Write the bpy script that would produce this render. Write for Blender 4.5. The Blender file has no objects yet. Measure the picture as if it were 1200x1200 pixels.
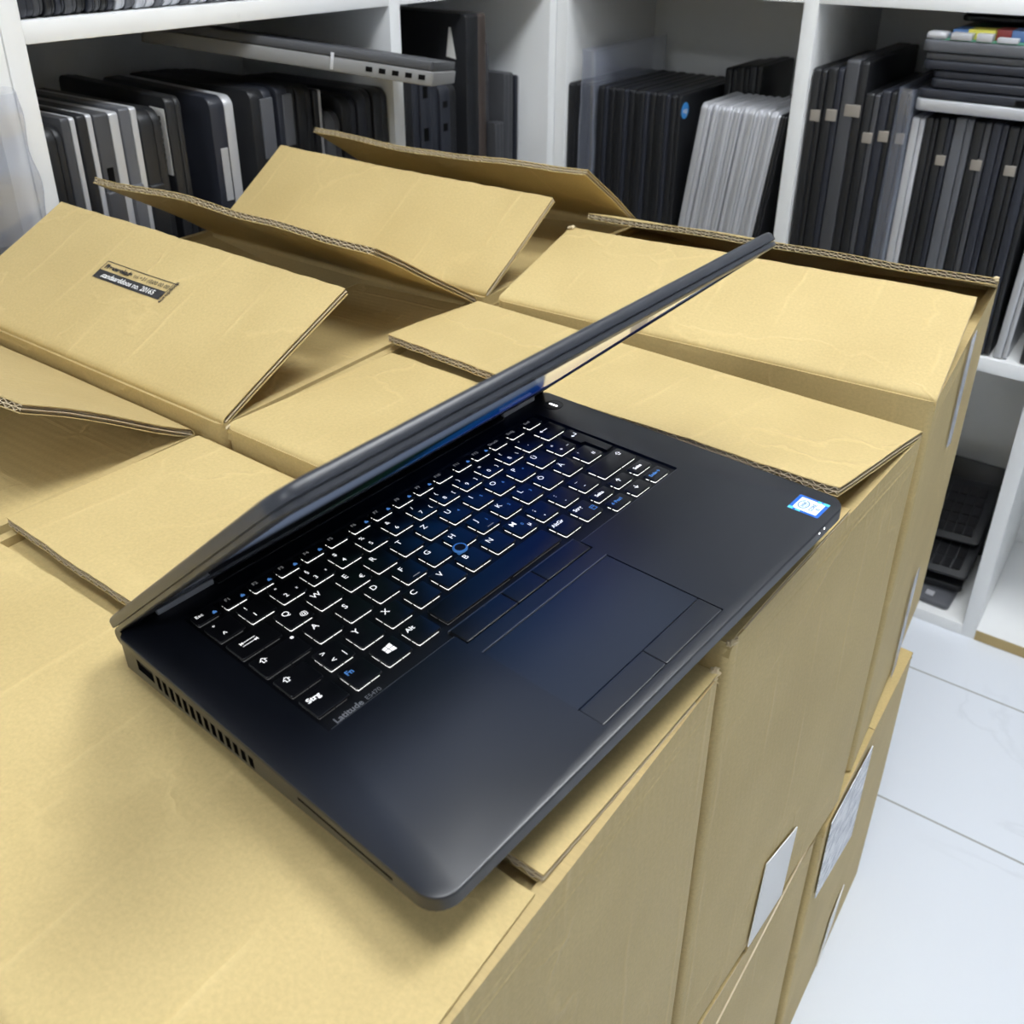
import bpy, bmesh, math, random
from mathutils import Vector, Matrix, noise
random.seed(7)
C = bpy.context.scene.collection
PI = math.pi
R = math.radians

# ------------------------------------------------------------------ materials
def mat(name, color=(.5, .5, .5), rough=.5, spec=.5, metal=0.0, emit=None, estr=1.0, alpha=1.0, coat=0.0):
    m = bpy.data.materials.new(name)
    m.use_nodes = True
    b = m.node_tree.nodes['Principled BSDF']
    b.inputs['Base Color'].default_value = (*color, 1)
    b.inputs['Roughness'].default_value = rough
    b.inputs['Specular IOR Level'].default_value = spec
    b.inputs['Metallic'].default_value = metal
    b.inputs['Coat Weight'].default_value = coat
    if emit:
        b.inputs['Emission Color'].default_value = (*emit, 1)
        b.inputs['Emission Strength'].default_value = estr
    b.inputs['Alpha'].default_value = alpha
    return m

class NT:
    """tiny helper to wire shader nodes"""
    def __init__(s, m):
        s.t = m.node_tree; s.n = s.t.nodes; s.b = s.n['Principled BSDF']
    def add(s, kind, **kw):
        n = s.n.new(kind)
        for k, v in kw.items():
            if k in n.inputs: n.inputs[k].default_value = v
            else: setattr(n, k, v)
        return n
    def link(s, a, b): s.t.links.new(a, b)
    def math(s, op, a, b=None, c=None):
        n = s.n.new('ShaderNodeMath'); n.operation = op
        for i, v in enumerate((a, b, c)):
            if v is None: continue
            if isinstance(v, (int, float)): n.inputs[i].default_value = v
            else: s.link(v, n.inputs[i])
        return n.outputs[0]
    def ramp(s, fac, stops):
        n = s.n.new('ShaderNodeValToRGB')
        e = n.color_ramp.elements
        while len(e) < len(stops): e.new(.5)
        for el, (p, c) in zip(e, stops):
            el.position = p; el.color = (*c, 1)
        s.link(fac, n.inputs[0]); return n.outputs[0]
    def mix(s, fac, a, b, mode='MIX'):
        n = s.n.new('ShaderNodeMix'); n.data_type = 'RGBA'; n.blend_type = mode
        for sock, v in ((n.inputs[0], fac), (n.inputs[6], a), (n.inputs[7], b)):
            if isinstance(v, (int, float)): sock.default_value = v
            elif isinstance(v, tuple): sock.default_value = (*v, 1)
            else: s.link(v, sock)
        return n.outputs[2]

def cardboard(name, c1, c2, crease=1.0):
    m = mat(name, c1, .62, .35)
    t = NT(m)
    uv = t.add('ShaderNodeUVMap')
    info = t.add('ShaderNodeObjectInfo')
    off = t.add('ShaderNodeCombineXYZ')
    t.link(t.math('MULTIPLY', info.outputs['Random'], 17.0), off.inputs[0])
    t.link(t.math('MULTIPLY', info.outputs['Random'], 31.0), off.inputs[1])
    va = t.add('ShaderNodeVectorMath', operation='ADD')
    t.link(uv.outputs[0], va.inputs[0]); t.link(off.outputs[0], va.inputs[1])
    sep = t.add('ShaderNodeSeparateXYZ'); t.link(va.outputs[0], sep.inputs[0])
    big = t.add('ShaderNodeTexNoise', Scale=9.0, Detail=4.0); t.link(va.outputs[0], big.inputs['Vector'])
    fine = t.add('ShaderNodeTexNoise', Scale=420.0, Detail=3.0, Roughness=.7); t.link(va.outputs[0], fine.inputs['Vector'])
    col = t.mix(t.ramp(big.outputs[0], [(.35, (0, 0, 0)), (.65, (1, 1, 1))]), c1, c2)
    col = t.mix(1.0, col, t.ramp(fine.outputs[0], [(.25, (.90, .90, .90)), (.75, (1.09, 1.09, 1.09))]), 'MULTIPLY')
    # flute lines (run along v, vary over u)
    u = sep.outputs[0]
    flute = t.math('SINE', t.math('MULTIPLY', u, 2 * PI / .0075))
    # crease lines: narrow, slightly wandering, about every 7 cm
    wn = t.add('ShaderNodeTexNoise', Scale=14.0, Detail=3.0); t.link(va.outputs[0], wn.inputs['Vector'])
    uu = t.math('ADD', u, t.math('MULTIPLY', wn.outputs[0], .011))
    fr = t.math('FRACT', t.math('MULTIPLY', uu, 15.0))
    line = t.math('SUBTRACT', 1.0, t.math('MINIMUM', t.math('MULTIPLY', t.math('ABSOLUTE', t.math('SUBTRACT', fr, .5)), 22.0), 1.0))
    bn = t.add('ShaderNodeTexNoise', Scale=11.0, Detail=2.0); t.link(va.outputs[0], bn.inputs['Vector'])
    line = t.math('MULTIPLY', line, t.ramp(bn.outputs[0], [(.42, (0, 0, 0)), (.6, (1, 1, 1))]))
    # a few long wandering wrinkles
    vor = t.add('ShaderNodeTexVoronoi', feature='DISTANCE_TO_EDGE', Scale=5.5)
    wv = t.add('ShaderNodeVectorMath', operation='ADD')
    wn2 = t.add('ShaderNodeTexNoise', Scale=24.0, Detail=3.0); t.link(va.outputs[0], wn2.inputs['Vector'])
    sc = t.add('ShaderNodeVectorMath', operation='SCALE'); t.link(wn2.outputs[1], sc.inputs[0]); sc.inputs['Scale'].default_value = .06
    t.link(va.outputs[0], wv.inputs[0]); t.link(sc.outputs[0], wv.inputs[1]); t.link(wv.outputs[0], vor.inputs['Vector'])
    wr = t.math('SUBTRACT', 1.0, t.math('MINIMUM', t.math('MULTIPLY', vor.outputs['Distance'], 45.0), 1.0))
    wr = t.math('MULTIPLY', wr, t.ramp(bn.outputs[0], [(.42, (1, 1, 1)), (.54, (0, 0, 0))]))
    marks = t.math('MULTIPLY', t.math('MAXIMUM', line, t.math('MULTIPLY', wr, .9)), crease)
    col = t.mix(t.math('MULTIPLY', marks, .22), col, tuple(min(1, x * 1.35) for x in c2))
    t.link(col, t.b.inputs['Base Color'])
    h = t.math('ADD', t.math('MULTIPLY', flute, .045), t.math('ADD', t.math('MULTIPLY', marks, .55), t.math('MULTIPLY', fine.outputs[0], .05)))
    bump = t.add('ShaderNodeBump', Strength=.55, Distance=.0016)
    t.link(h, bump.inputs['Height']); t.link(bump.outputs[0], t.b.inputs['Normal'])
    return m

KRAFT = cardboard('kraft cardboard', (.545, .415, .185), (.60, .462, .212))
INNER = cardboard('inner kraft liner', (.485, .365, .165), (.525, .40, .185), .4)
EDGE = mat('corrugated edge', (.60, .50, .34), .8, .2)

FRAY = mat('frayed paper', (.62, .51, .32), .85, .2)
def speckled(name, color, rough, spec, amt=.0004, scale=1500., metal=0.):
    m = mat(name, color, rough, spec, metal)
    t = NT(m); tc = t.add('ShaderNodeTexCoord')
    nz = t.add('ShaderNodeTexNoise', Scale=scale, Detail=2.0); t.link(tc.outputs['Object'], nz.inputs['Vector'])
    bp = t.add('ShaderNodeBump', Strength=.25, Distance=amt); t.link(nz.outputs[0], bp.inputs['Height']); t.link(bp.outputs[0], t.b.inputs['Normal'])
    lo = t.add('ShaderNodeTexNoise', Scale=8.0, Detail=3.0); t.link(tc.outputs['Object'], lo.inputs['Vector'])
    t.link(t.mix(lo.outputs[0], tuple(c * .88 for c in color), tuple(c * 1.1 for c in color)), t.b.inputs['Base Color'])
    return m

SOFT = speckled('matte charcoal laptop shell', (.007, .0085, .0135), .33, .6, .00005, 2600.)
PAD = speckled('speckled touchpad', (.007, .010, .018), .28, .65, .00008, 1800.)
KEY = mat('black keycap', (.008, .008, .010), .30, .5)
KEYTRAY = mat('black key tray', (.006, .006, .007), .5, .4)
LIDM = mat('charcoal lid', (.030, .033, .042), .34, .5)
BEZ = mat('black bezel', (.010, .010, .012), .35, .5)
DARKHOLE = mat('dark opening', (.003, .003, .003), .8, .1)
HINGE = mat('grey hinge cover', (.12, .125, .14), .38, .5, .3)
HCOV = mat('pale grey hinge cover', (.40, .41, .44), .45, .5)
LEGEND = mat('white backlit legend', (.8, .8, .8), .5, .3, emit=(1, 1, 1), estr=.55)
LEGDIM = mat('dim legend', (.3, .3, .3), .5, .3, emit=(1, 1, 1), estr=.09)
LEGBLUE = mat('blue legend', (.05, .18, .5), .5, .3, emit=(.15, .42, 1), estr=.26)
LEGPRINT = mat('grey printed lettering', (.34, .34, .35), .4, .5)
GLOW = mat('keyboard backlight', (.8, .8, .8), .5, .3, emit=(1, .99, .97), estr=.85)
GLOWDIM = mat('dim keyboard backlight', (.3, .3, .3), .5, .3, emit=(1, .99, .97), estr=.05)
NIPB = mat('blue pointing stick ring', (.09, .30, .72), .45, .4, emit=(.1, .35, .9), estr=.12)  # weak blue emission brightens the ring, which is no lamp
NIPK = mat('dark pointing stick cap', (.02, .02, .025), .8, .3)
LED = mat('white led', (.9, .9, .9), .4, .4, emit=(1, 1, 1), estr=2.0)
RUBBER = mat('black rubber', (.012, .012, .012), .8, .3)
WHITEP = mat('white paper', (.88, .88, .87), .6, .3)
INK = mat('black ink', (.035, .034, .036), .6, .3)
STKBLUE = mat('blue sticker rim', (.02, .13, .55), .25, .5)
STKWHITE = mat('pale sticker face', (.72, .86, .95), .25, .5, emit=(.55, .8, 1), estr=.10)  # weak emission stands in for light reflected off the sticker
STKTEAL = mat('teal sticker foil', (.10, .68, .66), .2, .6)
STKINK = mat('slate sticker ink', (.10, .22, .36), .4, .4)

def screen_mat():
    m = mat('glossy screen', (.006, .006, .008), .10, .5, coat=1.0)
    m.node_tree.nodes['Principled BSDF'].inputs['Coat Roughness'].default_value = .04; m.node_tree.nodes['Principled BSDF'].inputs['Coat IOR'].default_value = 2.6
    t = NT(m); uv = t.add('ShaderNodeUVMap'); sep = t.add('ShaderNodeSeparateXYZ'); t.link(uv.outputs[0], sep.inputs[0])
    nz = t.add('ShaderNodeTexNoise', Scale=2.2, Detail=2.0); t.link(uv.outputs[0], nz.inputs['Vector'])
    x = t.math('ADD', sep.outputs[0], t.math('MULTIPLY', t.math('SUBTRACT', nz.outputs[0], .5), .16))
    col = t.ramp(x, [(.0, (.004, .004, .006)), (.27, (.004, .006, .006)), (.38, (.006, .030, .018)), (.44, (.004, .02, .03)), (.56, (.008, .10, .36)),
                     (.80, (.010, .060, .40)), (1.0, (.004, .015, .14))])
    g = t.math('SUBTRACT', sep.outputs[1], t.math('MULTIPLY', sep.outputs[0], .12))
    col = t.mix(t.ramp(g, [(.44, (0, 0, 0)), (.68, (1, 1, 1))]), col, (.25, .315, .46))  # grey-blue upper glow added so the palm rest reflects brighter
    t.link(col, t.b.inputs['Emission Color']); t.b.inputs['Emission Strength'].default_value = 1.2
    return m
SCREEN = screen_mat()

def painted(name, color, rough=.45, dirt=.06, scale=3.):
    m = mat(name, color, rough, .4)
    t = NT(m); tc = t.add('ShaderNodeTexCoord')
    a = t.add('ShaderNodeTexNoise', Scale=scale, Detail=6.0); t.link(tc.outputs['Object'], a.inputs['Vector'])
    b = t.add('ShaderNodeTexNoise', Scale=scale * 9, Detail=4.0); t.link(tc.outputs['Object'], b.inputs['Vector'])
    col = t.mix(t.ramp(a.outputs[0], [(.3, (0, 0, 0)), (.7, (1, 1, 1))]), tuple(c * (1 - dirt) for c in color), color)
    sp = t.ramp(b.outputs[0], [(.70, (0, 0, 0)), (.78, (1, 1, 1))])
    col = t.mix(t.math('MULTIPLY', sp, .12), col, (.35, .33, .30))
    t.link(col, t.b.inputs['Base Color'])
    return m
SHELFW = painted('white melamine', (.92, .93, .935), .35)
BACKW = painted('white back board', (.86, .87, .865), .5)
WALLM = painted('white wall paint', (.88, .89, .89), .7)
WALLB = painted('wall paint dimmed for reflection', (.46, .49, .55), .7)  # back wall darkened in colour to dim its reflection in the palm rest
CEILM = painted('ceiling paint', (.88, .88, .88), .8)
STRIP = mat('brown edge strip', (.45, .34, .16), .6, .3)

def floor_mat():
    m = mat('white marble tile', (.79, .82, .86), .25, .5)
    t = NT(m); tc = t.add('ShaderNodeTexCoord'); sep = t.add('ShaderNodeSeparateXYZ'); t.link(tc.outputs['Object'], sep.inputs[0])
    def joint(sock, period, shift):
        fr = t.math('FRACT', t.math('DIVIDE', t.math('ADD', sock, shift), period))
        d = t.math('MULTIPLY', t.math('ABSOLUTE', t.math('SUBTRACT', fr, .5)), period)
        return t.math('LESS_THAN', d, .0017)
    j = t.math('MAXIMUM', joint(sep.outputs[1], 1.20, -1.368 + .60 + 1.2 * 5), joint(sep.outputs[1], 1.20, -1.078 + .60 + 1.2 * 5))
    j = t.math('MAXIMUM', j, joint(sep.outputs[0], 1.2, .30 + 6))
    nz = t.add('ShaderNodeTexNoise', Scale=2.3, Detail=8.0, Distortion=1.6); t.link(tc.outputs['Object'], nz.inputs['Vector'])
    vein = t.math('SUBTRACT', 1.0, t.math('MINIMUM', t.math('MULTIPLY', t.math('ABSOLUTE', t.math('SUBTRACT', nz.outputs[0], .5)), 60.0), 1.0))
    n2 = t.add('ShaderNodeTexNoise', Scale=1.4, Detail=2.0); t.link(tc.outputs['Object'], n2.inputs['Vector'])
    vein = t.math('MULTIPLY', vein, t.ramp(n2.outputs[0], [(.5, (0, 0, 0)), (.62, (1, 1, 1))]))
    col = t.mix(t.math('MULTIPLY', vein, .22), (.82, .86, .93), (.52, .55, .60))
    n3 = t.add('ShaderNodeTexNoise', Scale=5.0, Detail=4.0); t.link(tc.outputs['Object'], n3.inputs['Vector'])
    col = t.mix(t.math('MULTIPLY', n3.outputs[0], .12), col, (.66, .70, .76))
    col = t.mix(j, col, (.42, .43, .43))
    t.link(col, t.b.inputs['Base Color'])
    return m
FLOOR = floor_mat()
LBLACK = speckled('black laptop plastic', (.014, .015, .018), .42, .5)
LNAVY = speckled('blue black laptop plastic', (.022, .025, .036), .45, .5)
LGREY = speckled('dark grey laptop plastic', (.06, .062, .07), .45, .5)
LSLATE = speckled('slate laptop plastic', (.11, .115, .13), .42, .5)
LSILV = speckled('silver laptop shell', (.56, .57, .60), .36, .5, .0002, 1500., .3)
LPALE = speckled('pale silver laptop shell', (.58, .59, .63), .4, .5, .0002, 1500., .15)
LMID = speckled('mid grey laptop shell', (.22, .22, .22), .4, .5)
TAUPE = mat('taupe hinge cap', (.30, .27, .235), .45, .4)
BRONZE = mat('bronze trim', (.12, .095, .085), .3, .5, .5)
PCB = mat('green circuit board', (.10, .30, .20), .5, .4)
COPPER = mat('orange copper part', (.30, .10, .03), .4, .5)
def film_mat():
    m = bpy.data.materials.new('clear plastic film'); m.use_nodes = True
    nt = m.node_tree; n = nt.nodes; out = n['Material Output']; n.remove(n['Principled BSDF'])
    tr = n.new('ShaderNodeBsdfTransparent'); gl = n.new('ShaderNodeBsdfGlossy'); gl.inputs['Roughness'].default_value = .22
    df = n.new('ShaderNodeBsdfDiffuse'); df.inputs['Color'].default_value = (.62, .68, .86, 1)
    a = n.new('ShaderNodeMixShader'); a.inputs[0].default_value = .5
    nt.links.new(gl.outputs[0], a.inputs[1]); nt.links.new(df.outputs[0], a.inputs[2])
    fr = n.new('ShaderNodeLayerWeight'); fr.inputs['Blend'].default_value = .35
    ad = n.new('ShaderNodeMath'); ad.operation = 'MULTIPLY_ADD'; ad.inputs[1].default_value = .6; ad.inputs[2].default_value = .22
    nt.links.new(fr.outputs['Facing'], ad.inputs[0])
    b = n.new('ShaderNodeMixShader'); nt.links.new(ad.outputs[0], b.inputs[0])
    nt.links.new(tr.outputs[0], b.inputs[1]); nt.links.new(a.outputs[0], b.inputs[2]); nt.links.new(b.outputs[0], out.inputs[0])
    return m
FILM = film_mat()
def tape_mat():
    m = FILM.copy(); m.name = 'clear packing tape'
    for nd in m.node_tree.nodes:
        if nd.type == 'MATH': nd.inputs[2].default_value = .16
    return m
TAPE = tape_mat()
def label_mat():
    m = mat('printed shipping label', (.8, .8, .82), .5, .4)
    t = NT(m); uv = t.add('ShaderNodeUVMap'); sep = t.add('ShaderNodeSeparateXYZ'); t.link(uv.outputs[0], sep.inputs[0])
    mp = t.add('ShaderNodeMapping'); mp.inputs['Scale'].default_value = (40, 320, 1); t.link(uv.outputs[0], mp.inputs[0])
    nz = t.add('ShaderNodeTexNoise', Scale=1.0, Detail=2.0); t.link(mp.outputs[0], nz.inputs['Vector'])
    t.link(t.mix(t.math('MULTIPLY', t.ramp(nz.outputs[0], [(.5, (0, 0, 0)), (.56, (1, 1, 1))]), .6), (.90, .91, .94), (.25, .28, .36)), t.b.inputs['Base Color'])
    return m
LABELM = label_mat()
PANEL = mat('ceiling panel diffuser', (.9, .9, .9), .5, .3, emit=(.95, .98, 1.0), estr=15.0)
FILLPANEL = mat('added fill panel diffuser', (.9, .9, .9), .5, .3, emit=(.95, .98, 1.0), estr=9.0)  # unseen fill lamp added to brighten the nearest carton and left shelf

# ------------------------------------------------------------------ object helpers
def tag(o, label=None, cat=None, group=None, kind=None):
    if label: o['label'] = label
    if cat: o['category'] = cat
    if group: o['group'] = group
    if kind: o['kind'] = kind
    return o
def empty(name, loc=(0, 0, 0), label=None, cat=None, group=None, rotz=0., mtx=None):
    o = bpy.data.objects.new(name, None); C.objects.link(o)
    if mtx is not None: o.matrix_world = mtx
    else: o.location = loc; o.rotation_euler = (0, 0, rotz)
    o.empty_display_size = .05
    return tag(o, label, cat, group)
def link(name, me, parent=None):
    o = bpy.data.objects.new(name, me); C.objects.link(o)
    if parent: o.parent = parent
    return o
def obj(name, bm, m, parent=None, smooth=None):
    me = bpy.data.meshes.new(name)
    bmesh.ops.recalc_face_normals(bm, faces=bm.faces[:])
    bm.to_mesh(me); bm.free()
    for x in (m if isinstance(m, (list, tuple)) else [m]): me.materials.append(x)
    if smooth is not None:
        for p in me.polygons: p.use_smooth = True
        me.set_sharp_from_angle(angle=R(smooth))
    return link(name, me, parent)
def raw(name, verts, faces, m, parent=None, smooth=None, uvs=None, mi=None):
    me = bpy.data.meshes.new(name); me.from_pydata(verts, [], faces)
    for x in (m if isinstance(m, (list, tuple)) else [m]): me.materials.append(x)
    if mi: me.polygons.foreach_set('material_index', mi)
    if uvs:
        l = me.uv_layers.new(name='UVMap')
        for lp in me.loops: l.data[lp.index].uv = uvs[lp.vertex_index]
    if smooth is not None:
        for p in me.polygons: p.use_smooth = True
        me.set_sharp_from_angle(angle=R(smooth))
    me.update()
    return link(name, me, parent)
def add_box(bm, x0, x1, y0, y1, z0, z1, bev=0., seg=2):
    vs = [bm.verts.new((x, y, z)) for x in (x0, x1) for y in (y0, y1) for z in (z0, z1)]
    fs = [bm.faces.new([vs[i] for i in q]) for q in ((0, 1, 3, 2), (4, 6, 7, 5), (0, 4, 5, 1), (2, 3, 7, 6), (0, 2, 6, 4), (1, 5, 7, 3))]
    if bev:
        es = list({e for f in fs for e in f.edges})
        bmesh.ops.bevel(bm, geom=es, offset=bev, segments=seg, affect='EDGES', profile=.5)
def box(name, x0, x1, y0, y1, z0, z1, m, parent=None, bev=0.):
    bm = bmesh.new(); add_box(bm, x0, x1, y0, y1, z0, z1, bev)
    return obj(name, bm, m, parent, 40 if bev else None)
def rrect(x0, x1, y0, y1, r, n=5):
    """rounded rectangle loop, counter-clockwise; r = one radius or (x0y0, x1y0, x1y1, x0y1)"""
    rr = (r,) * 4 if isinstance(r, (int, float)) else r
    out = []
    for (cx, cy, a0), q in zip(((x0, y0, PI), (x1, y0, 1.5 * PI), (x1, y1, 0), (x0, y1, .5 * PI)), rr):
        sx = 1 if cx == x0 else -1; sy = 1 if cy == y0 else -1
        if q < 1e-9: out.append((cx, cy)); continue
        for i in range(n + 1):
            a = a0 + .5 * PI * i / n
            out.append((cx + sx * q + q * math.cos(a), cy + sy * q + q * math.sin(a)))
    return out
def loft(bm, loops, cap0=True, cap1=True):
    rows = [[bm.verts.new(p) for p in l] for l in loops]
    for a, b in zip(rows, rows[1:]):
        for i in range(len(a)):
            j = (i + 1) % len(a); bm.faces.new((a[i], a[j], b[j], b[i]))
    if cap0: bm.faces.new(rows[0][::-1])
    if cap1: bm.faces.new(rows[-1])
    return rows
def slab_bm(w, h, t, r, bev=.0012, f=lambda x, y, z: (x, y, z), n=5, bm=None, o=(0, 0, 0)):
    """rounded slab w x h with thickness t, softened rims; f maps (a, b, c) to x, y, z"""
    bm = bm or bmesh.new()
    L = []
    for c, i in ((0, bev), (bev * .35, bev * .3), (bev, 0), (t - bev, 0), (t - bev * .35, bev * .3), (t, bev)):
        L.append([f(x + o[0], y + o[1], c + o[2]) for x, y in rrect(i, w - i, i, h - i, max(r - i, .0002), n)])
    loft(bm, L); return bm

# text is gathered first and turned into meshes in one go
TEXTS = []
def text(name, body, size, m, parent, mtx, align='CENTER', bold=0., label=None):
    TEXTS.append((name, body, size, m, parent, mtx, align, bold, label))
def flush_texts():
    tmp = []
    for (name, body, size, m, parent, mtx, align, bold, label) in TEXTS:
        cu = bpy.data.curves.new('t', 'FONT'); cu.body = body; cu.size = size
        cu.align_x = align; cu.align_y = 'CENTER'; cu.offset = bold; cu.resolution_u = 3
        o = bpy.data.objects.new('t', cu); C.objects.link(o); tmp.append(o)
    dg = bpy.context.evaluated_depsgraph_get(); dg.update()
    for o, (name, body, size, m, parent, mtx, align, bold, label) in zip(tmp, TEXTS):
        me = bpy.data.meshes.new_from_object(o.evaluated_get(dg)); me.name = name
        me.transform(mtx); me.materials.clear(); me.materials.append(m)
        t = link(name, me, parent)
        if label: t['label'] = label
    for o in tmp:
        cu = o.data; bpy.data.objects.remove(o); bpy.data.curves.remove(cu)

# ------------------------------------------------------------------ room
X0, X1, Y0, Y1, ZC = -1.335, 3.2, -3.6, 1.86, 2.42
def struct(o): return tag(o, kind='structure')
bm = bmesh.new(); add_box(bm, X0 - .1, X1 + .1, Y0 - .1, Y1 + .1, -.1, 0); struct(obj('floor', bm, FLOOR))
struct(box('ceiling', X0 - .1, X1 + .1, Y0 - .1, Y1 + .1, ZC, ZC + .1, CEILM))
struct(box('wall_left', X0 - .1, X0, Y0 - .1, Y1 + .1, 0, ZC, WALLM))
struct(box('wall_back', X0, X1, Y1, Y1 + .1, 0, ZC, WALLB))
struct(box('wall_right', X1, X1 + .1, Y0 - .1, Y1 + .1, 0, ZC, WALLM))
struct(box('wall_front', X0, X1, Y0 - .1, Y0, 0, ZC, WALLM))
k = 0
for px, py, w, d, m, pos in ((.12, .98, .6, .6, PANEL, 'square white led ceiling panel between the cartons and the shelf'), (-.05, .12, .6, .6, FILLPANEL, 'added fill panel on the ceiling above the nearest carton'),  # second panel is an added fill for the near carton and left shelf
                             (.10, -2.0, .6, .6, PANEL, 'added fill panel on the ceiling far behind the camera')):  # rear panel is an added, unseen fill for the shelf interiors
    t = empty('ceiling_light', (px, py, ZC), pos, 'ceiling light', 'ceiling lights')
    w /= 2; d /= 2
    bm = bmesh.new(); add_box(bm, -w, w, -d, -d + .02, -.02, 0); add_box(bm, -w, w, d - .02, d, -.02, 0); add_box(bm, -w, -w + .02, -d + .02, d - .02, -.02, 0); add_box(bm, w - .02, w, -d + .02, d - .02, -.02, 0)
    obj('frame', bm, SHELFW, t)
    box('diffuser', -w + .02, w - .02, -d + .02, d - .02, -.012, -.002, m, t)

# ------------------------------------------------------------------ shelving
UT = .022
ZT, ZM = .977, .499          # underside of the top board, top of the middle board
DEP = .32
def shelf_unit(label, along, fixed, sgn, ups, upper=1.75, edge_from=None):
    """along 'x': front plane y=fixed, depth +y; along 'y': front plane x=fixed, depth -x. ups = start of each upright"""
    t = empty('shelf_unit', (0, 0, 0), label, 'shelf unit', 'white open shelving along two walls')
    a0, a1 = ups[0], ups[-1] + UT
    t.location = ((a0, fixed, 0) if along == 'x' else (fixed, a0, 0))
    def part(name, u0, u1, d0, d1, z0, z1, m, bev=.0006):
        if along == 'x': q = (u0 - a0, u1 - a0, d0, d1)
        else: q = (-d1, -d0, u0 - a0, u1 - a0)
        return box(name, *q, z0, z1, m, t, bev)
    for u in ups: part('upright', u, u + UT, 0, DEP, 0, upper, SHELFW)
    for z0, z1 in ((.0, .021), (ZM - .022, ZM), (ZT, ZT + .021), (1.42, 1.441), (upper, upper + .021)):
        for p, q in zip(ups, ups[1:]):
            part('shelf_board', p + UT, q, .0005, DEP, z0, z1, SHELFW)
    part('back_panel', a0, a1, DEP, DEP + .006, 0, upper + .021, BACKW)
    return t, part
xc = -.977
su, part = shelf_unit('white shelf unit facing the camera, holding black and silver laptops', 'x', 1.50, 1, [-.977, -.5445, -.1245, .31])
e = part('edge_strip', -.1245 + UT, .31, -.0006, .0004, .001, .020, STRIP, 0); e['label'] = 'brown unpainted front edge'
su2, _ = shelf_unit('white shelf unit along the left wall with upright laptops', 'y', xc, 1, [.523, 1.0755, 1.478])
su3, _ = shelf_unit('white shelf unit at the far left edge behind the plastic bag', 'y', xc, 1, [-.02, .4995])

# ------------------------------------------------------------------ cartons
def sheet(P, N, nu, vs, zt, zb, verts, faces, uvs, size, u0=0., u1=1.):
    """thin slab following P(u,v), between offsets zt and zb along N"""
    base = len(verts); nv = len(vs)
    for z in (zt, zb):
        for j in range(nv):
            for i in range(nu + 1):
                u = u0 + (u1 - u0) * i / nu
                verts.append(P(u, vs[j]) + N(u, vs[j]) * z); uvs.append((u * size[0], vs[j] * size[1]))
    W = nu + 1; o2 = W * nv
    for j in range(nv - 1):
        for i in range(nu):
            a = base + j * W + i
            faces.append((a, a + 1, a + W + 1, a + W)); faces.append((a + o2, a + W + o2, a + W + 1 + o2, a + 1 + o2))
    for j in range(nv - 1):
        for i in (0, nu):
            a = base + j * W + i; q = (a, a + W, a + W + o2, a + o2); faces.append(q if i == 0 else q[::-1])
    for i in range(nu):
        for j in (0, nv - 1):
            a = base + j * W + i; q = (a, a + o2, a + 1 + o2, a + 1); faces.append(q if j == 0 else q[::-1])

def flap(parent, A, B, Cc, D, bulge=0., wav=.0014, t=.0065, r=.006, seed=0, jit=.0012, label=None, curl=0., m=None):
    """A,B hinge ends, Cc/D free ends next to A/B (world coordinates, top surface)"""
    A, B, Cc, D = (Vector(p) for p in (A, B, Cc, D)); o = parent.location
    W = (B - A).length; L = ((Cc - A).length + (D - B).length) / 2
    n0 = (B - A).cross(Cc - A).normalized()
    if n0.z < 0: n0 = -n0
    def N(u, v): return n0
    def P(u, v):
        p = A * (1 - u) * (1 - v) + B * u * (1 - v) + Cc * (1 - u) * v + D * u * v
        y = v * L
        e = bulge * math.sin(PI * u) * min(1, v * 1.4) + wav * min(1, y / .03) * noise.noise(Vector((u * W * 11 + seed * 7.3, v * L * 9, seed)))
        e += curl * v * v * abs(2 * u - 1) ** 3
        if y < r: e -= r - math.sqrt(max(0, r * r - (r - y) ** 2))
        if v > .8: p = p + (Cc - A).normalized() * jit * noise.noise(Vector((u * W * 60 + seed, 3.1, seed)))
        return p + n0 * e - o
    vs = [0, .0012 / L, .003 / L, .006 / L, .012 / L] + [k / 9 for k in range(1, 10)]
    V, F, UV = [], [], []
    size = (W, L); nu = 46
    sheet(P, N, nu, vs, 0, -.0007, V, F, UV, size)
    sheet(P, N, nu, vs, -t + .0007, -t, V, F, UV, size)
    nf = len(F)
    mv = [.02, .25, .5, .75, 1.0]
    sheet(P, N, nu, mv, -t / 2 + .0003, -t / 2 - .0003, V, F, UV, size)
    # corrugated sheets
    for hi, lo in ((-.0007, -t / 2 + .00025), (-t / 2 - .00025, -t + .0007)):
        per = max(4, int(W / .0078)); ns = per * 6; b = len(V)
        nv = len(mv); lay = nv * (ns + 1)
        for dz in (.00032, -.00032):
            for v in mv:
                for i in range(ns + 1):
                    u = .002 + .996 * i / ns
                    z = (hi + lo) / 2 + (hi - lo) / 2 * math.sin(2 * PI * i / 6) + dz
                    V.append(P(u, v) + n0 * z); UV.append((u * W, v * L))
        for j in range(nv - 1):
            for i in range(ns):
                a = b + j * (ns + 1) + i; F.append((a, a + 1, a + ns + 2, a + ns + 1)); F.append((a + lay, a + lay + ns + 1, a + lay + ns + 2, a + lay + 1))
        for i in range(ns):
            a = b + (nv - 1) * (ns + 1) + i; F.append((a, a + 1, a + lay + 1, a + lay))
    mi = [0] * nf + [1] * (len(F) - nf)
    f = raw('flap', V, F, [m or KRAFT, EDGE], parent, 50, UV, mi)
    if label: f['label'] = label
    return f, P, n0

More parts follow.
